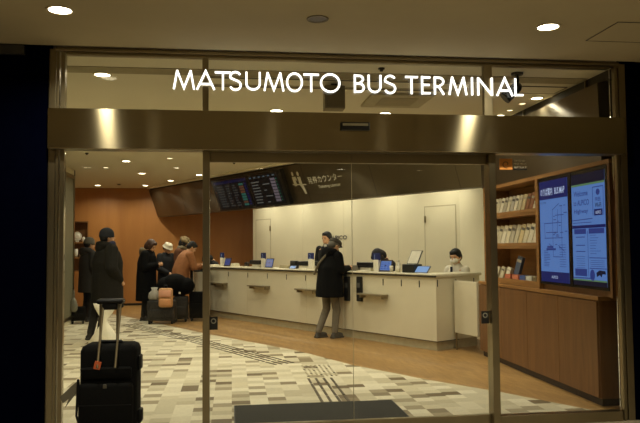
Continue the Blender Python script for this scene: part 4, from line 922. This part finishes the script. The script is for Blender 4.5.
# ------------------------------------------------------------------ luggage
BSC = mat('black_suitcase_cloth', (5, 5, 4), .85, 0, .25, 60, .3, 120, spec=.15)
BSP = mat('black_trim_rubber', (5, 5, 5), .55, spec=.25)
ROD = mat('telescopic_rod', (120, 108, 82), .4, .7)
def suitcase(loc, rz, w_, d, h, m, label, handle=0, rods=True, name='suitcase', group=None):
    e = empty(name, loc, rz, label, 'suitcase', group)
    MB().box(-w_/2, -d/2, .06, w_/2, d/2, h, None, .035).build('shell', m, e, True)
    MB().box(-w_/2+.03, -d/2-.03, .12, w_/2-.03, -d/2+.01, h*.62, None, .02).build('front_pocket', m, e, True)
    for sx in (-1, 1):
        for sy in (-1, 1): MB().cyl((sx*(w_/2-.05)-.015, sy*(d/2-.04), .032), (sx*(w_/2-.05)+.015, sy*(d/2-.04), .032), .032, n=16).box(sx*(w_/2-.05)-.02, sy*(d/2-.04)-.015, .04, sx*(w_/2-.05)+.02, sy*(d/2-.04)+.015, .075).build('wheel', BSP, e)
    if handle:
        for x in (-.085, .085): MB().cyl((x, d/2-.05, h-.02), (x, d/2-.05, h+handle), .009, n=10).build('rod', ROD, e)
        MB().box(-.11, d/2-.07, h+handle-.01, .11, d/2-.03, h+handle+.025, None, .01).build('handle', BSP, e, True)
    return e
S = empty('suitcase', (-.84, 4.98, 0), math.radians(-2), 'large black cloth suitcase with raised handle standing in front of the glass', 'suitcase')
MB().box(-.185, -.10, .07, .195, .15, .845, None, .045).build('shell', BSC, S, True)
MB().box(-.18, -.155, .10, .18, -.08, .60, None, .03).build('front_pocket', BSC, S, True)
MB().box(-.17, -.135, .62, .17, -.09, .70, None, .018).build('upper_pocket', BSC, S, True)
MB().box(-.172, -.159, .45, .172, -.152, .456).box(-.168, -.139, .688, .168, -.134, .694).build('zip', BSP, S)
MB().box(.195, -.04, .66, .215, .07, .76, None, .01).build('side_buckle', BSP, S, True); MB().box(.193, -.03, .30, .222, .06, .39, None, .01).build('side_buckle', BSP, S, True)
MB().box(-.22, -.05, .16, -.19, .05, .26, None, .01).build('side_buckle', BSP, S, True)
MB().cap((-.215, -.03, .36), (-.205, -.03, .60), .008, .01, 8, (1, .5)).cap((-.215, -.03, .36), (-.19, -.02, .28), .008, .012, 8).build('compression_strap', BSP, S, True)
MB().box(-.012, -.163, .565, .014, -.157, .593, None, .003).build('logo_plate', mat('dull_logo', (84, 80, 70), .4, .4), S)
MB().cap((-.09, .02, .83), (-.07, .02, .855), .012, n=8).cap((-.07, .02, .855), (.07, .02, .855), .012, n=8).cap((.07, .02, .855), (.09, .02, .83), .012, n=8).build('carry_handle', BSP, S, True)
for sx in (-1, 1):
    for sy in (-.06, .10): MB().cyl((sx*.15-.018, sy, .036), (sx*.15+.018, sy, .036), .035, n=16).box(sx*.15-.025, sy-.02, .045, sx*.15+.025, sy+.02, .085).build('wheel', BSP, S)
for x, y in ((-.085, .09), (-.052, -.15), (.032, .09), (.066, -.15)): MB().cyl((x, y, .80 if y > .05 else .70), (x, .03 if y < 0 else y, 1.13), .0085, n=10).build('rod', ROD, S)
MB().box(-.10, -.0, 1.115, .085, .11, 1.15, None, .014).box(-.06, .005, 1.075, .045, .05, 1.12, None, .01).build('handle', BSP, S, True)
MB().cyl((-.047, -.14, .72), (-.045, .02, .80), .004, n=6).build('tag_loop', BSP, S)
T_ = mat('orange_tag', (196, 92, 44), .6)
MB().box(-.022, -.003, -.055, .022, .003, 0, Matrix.Translation((-.045, -.145, .745)) @ Matrix.Rotation(.25, 4, 'Y'), .002).build('luggage_tag', T_, S)
q = MB(); G = mat('grey_ribbon', (104, 98, 80), .7)
b = bmesh.new(); pts = [(-.205, .60), (-.255, .56), (-.335, .485), (-.315, .44), (-.275, .47), (-.30, .41), (-.23, .50), (-.20, .53)]
b.faces.new([b.verts.new((x, 0, z)) for x, z in pts]); r = bmesh.ops.extrude_face_region(b, geom=b.faces[:]); bmesh.ops.translate(b, vec=(0, .006, 0), verts=[g for g in r['geom'] if isinstance(g, bmesh.types.BMVert)]); q.merge(b); q.build('ribbon_tag', G, S)
# white carrier bag hanging behind the suitcase handles
def soft_bag(loc, prof, m, label, name='carrier_bag', cat='bag', loops=True, rz=0):
    e = empty(name, loc, rz, label, cat)
    mb = MB(); n = 20; rg = []
    for z, rx, ry, ph in prof: rg.append([Vector((rx*math.cos(2*PI*k/n)*(1+.07*math.sin(3*2*PI*k/n+ph)), ry*math.sin(2*PI*k/n)*(1+.12*math.sin(5*2*PI*k/n+ph)), z)) for k in range(n)])
    mb.rings(rg); mb.build('bag_body', m, e, True)
    if loops:
        z, rx = prof[-1][0], prof[-1][1]; q = MB()
        pts = [Vector((rx*.7*math.cos(a), 0, z-.02+.17*math.sin(a))) for a in [PI*i/8 for i in range(9)]]
        for a_, b_ in zip(pts, pts[1:]): q.cap(a_, b_, .01, n=8)
        q.build('handle_loop', m, e, True)
    return e
WBAG = mat('white_plastic_film', (240, 234, 214), .5, 0, .08, 8, .5, 14)
soft_bag((-2.0, 11.35, 0), [(.005, .24, .10, 0), (.03, .25, .11, 0), (.2, .14, .08, .3), (.33, .05, .04, .5), (.38, .04, .035, .6), (.46, .10, .03, .7), (.58, .17, .03, .8), (.64, .19, .02, .9)], WBAG, 'white carrier bag on the tiles below the tall traveller', loops=False)
soft_bag((-3.13, 14.35, .25), [(0, .04, .04, 0), (.04, .07, .05, 0), (.14, .075, .05, 1), (.22, .05, .04, 2), (.28, .02, .02, 3)], mat('dull_film', (120, 116, 98), .6), 'small white bag hanging beside the person in the grey beanie')
suitcase((-3.09, 14.55, 0), .2, .3, .22, .34, BSC, 'small dark case under the white bag at far left')
FLO = mat('patterned_suitcase', (40, 36, 32), .7, 0, 1.0, 40)
suitcase((-1.39, 14.2, 0), -.12, .55, .28, .47, FLO, 'dark patterned suitcase with a white bag and orange backpack on it')
soft_bag((-1.54, 14.2, .473), [(0, .10, .09, 0), (.06, .13, .11, 1), (.14, .11, .09, 2), (.2, .05, .04, 2), (.25, .07, .03, 3)], mat('grey_white_film', (160, 156, 146), .5, 0, .15, 9, .5, 14), 'crumpled white plastic bag on the left of the patterned suitcase', loops=False)
e = empty('backpack', (-1.29, 14.0, .34), -.1, 'small orange and pink backpack hung on the front of the patterned suitcase', 'backpack')
OB = mat('orange_backpack_cloth', (200, 150, 100), .75, 0, .15, 30)
MB().box(-.14, -.09, 0, .14, .02, .38, None, .045).build('main_compartment', OB, e, True); MB().box(-.115, -.13, .03, .115, -.08, .17, None, .025).build('front_pocket', mat('tan_pocket', (206, 148, 100), .75), e, True)
MB().box(-.12, -.115, .21, .12, -.085, .34, None, .02).build('flap', mat('pink_flap', (226, 166, 136), .7), e, True); MB().cap((-.03, -.04, .37), (-.03, -.04, .43), .009, n=8).cap((-.03, -.04, .43), (.03, -.04, .43), .009, n=8).cap((.03, -.04, .43), (.03, -.04, .37), .009, n=8).build('top_loop', BSP, e, True)
suitcase((-1.04, 14.55, 0), 0, .30, .3, .52, mat('dark_brown_case_cloth', (34, 30, 24), .8), 'dark brown suitcase under the black duffel bag')
e = empty('duffel_bag', (-1.155, 14.55, .525), -.1, 'large bulging black duffel bag piled on the dark brown suitcase', 'duffel bag')
MB().cap((-.2, 0, .20), (.22, 0, .20), .19, .18, 20).ell((0, -.02, .23), (.28, .2, .23)).build('bag_body', BSC, e, True, .012, 2); MB().cap((-.12, -.1, .34), (-.08, -.1, .41), .011, n=8).cap((-.08, -.1, .41), (.08, -.1, .41), .011, n=8).cap((.08, -.1, .41), (.12, -.1, .34), .011, n=8).build('carry_handle', BSP, e, True)
MB().box(.1, -.185, .05, .14, -.175, .09).build('white_tag', SIGNW, e)
suitcase((-.68, 14.6, 0), -.05, .38, .24, .60, BSC, 'upright black suitcase with raised handle at the counter left end', handle=.42)
# writing stand
e = empty('writing_stand', (-.70, 15.36, 0), 0, 'dark narrow writing stand with paper on it beside the counter left end', 'stand')
MB().box(-.2, -.18, 1.02, .16, .18, 1.06, None, .004).build('top', DTRIM, e)
for x in (-.17, .13):
    for y in (-.15, .15): MB().box(x-.02, y-.02, 0, x+.02, y+.02, 1.02).build('leg', DTRIM, e)
MB().box(-.17, -.15, .4, .13, .15, .43).build('lower_shelf', DTRIM, e)
p = MB().box(-.12, -.1, 0, .12, .1, .06, None, .004).build('paper_stack', PB); p.location = (-.66, 15.38, 1.062); tag(p, 'white paper pile on the writing stand by the orange jacket', 'papers')
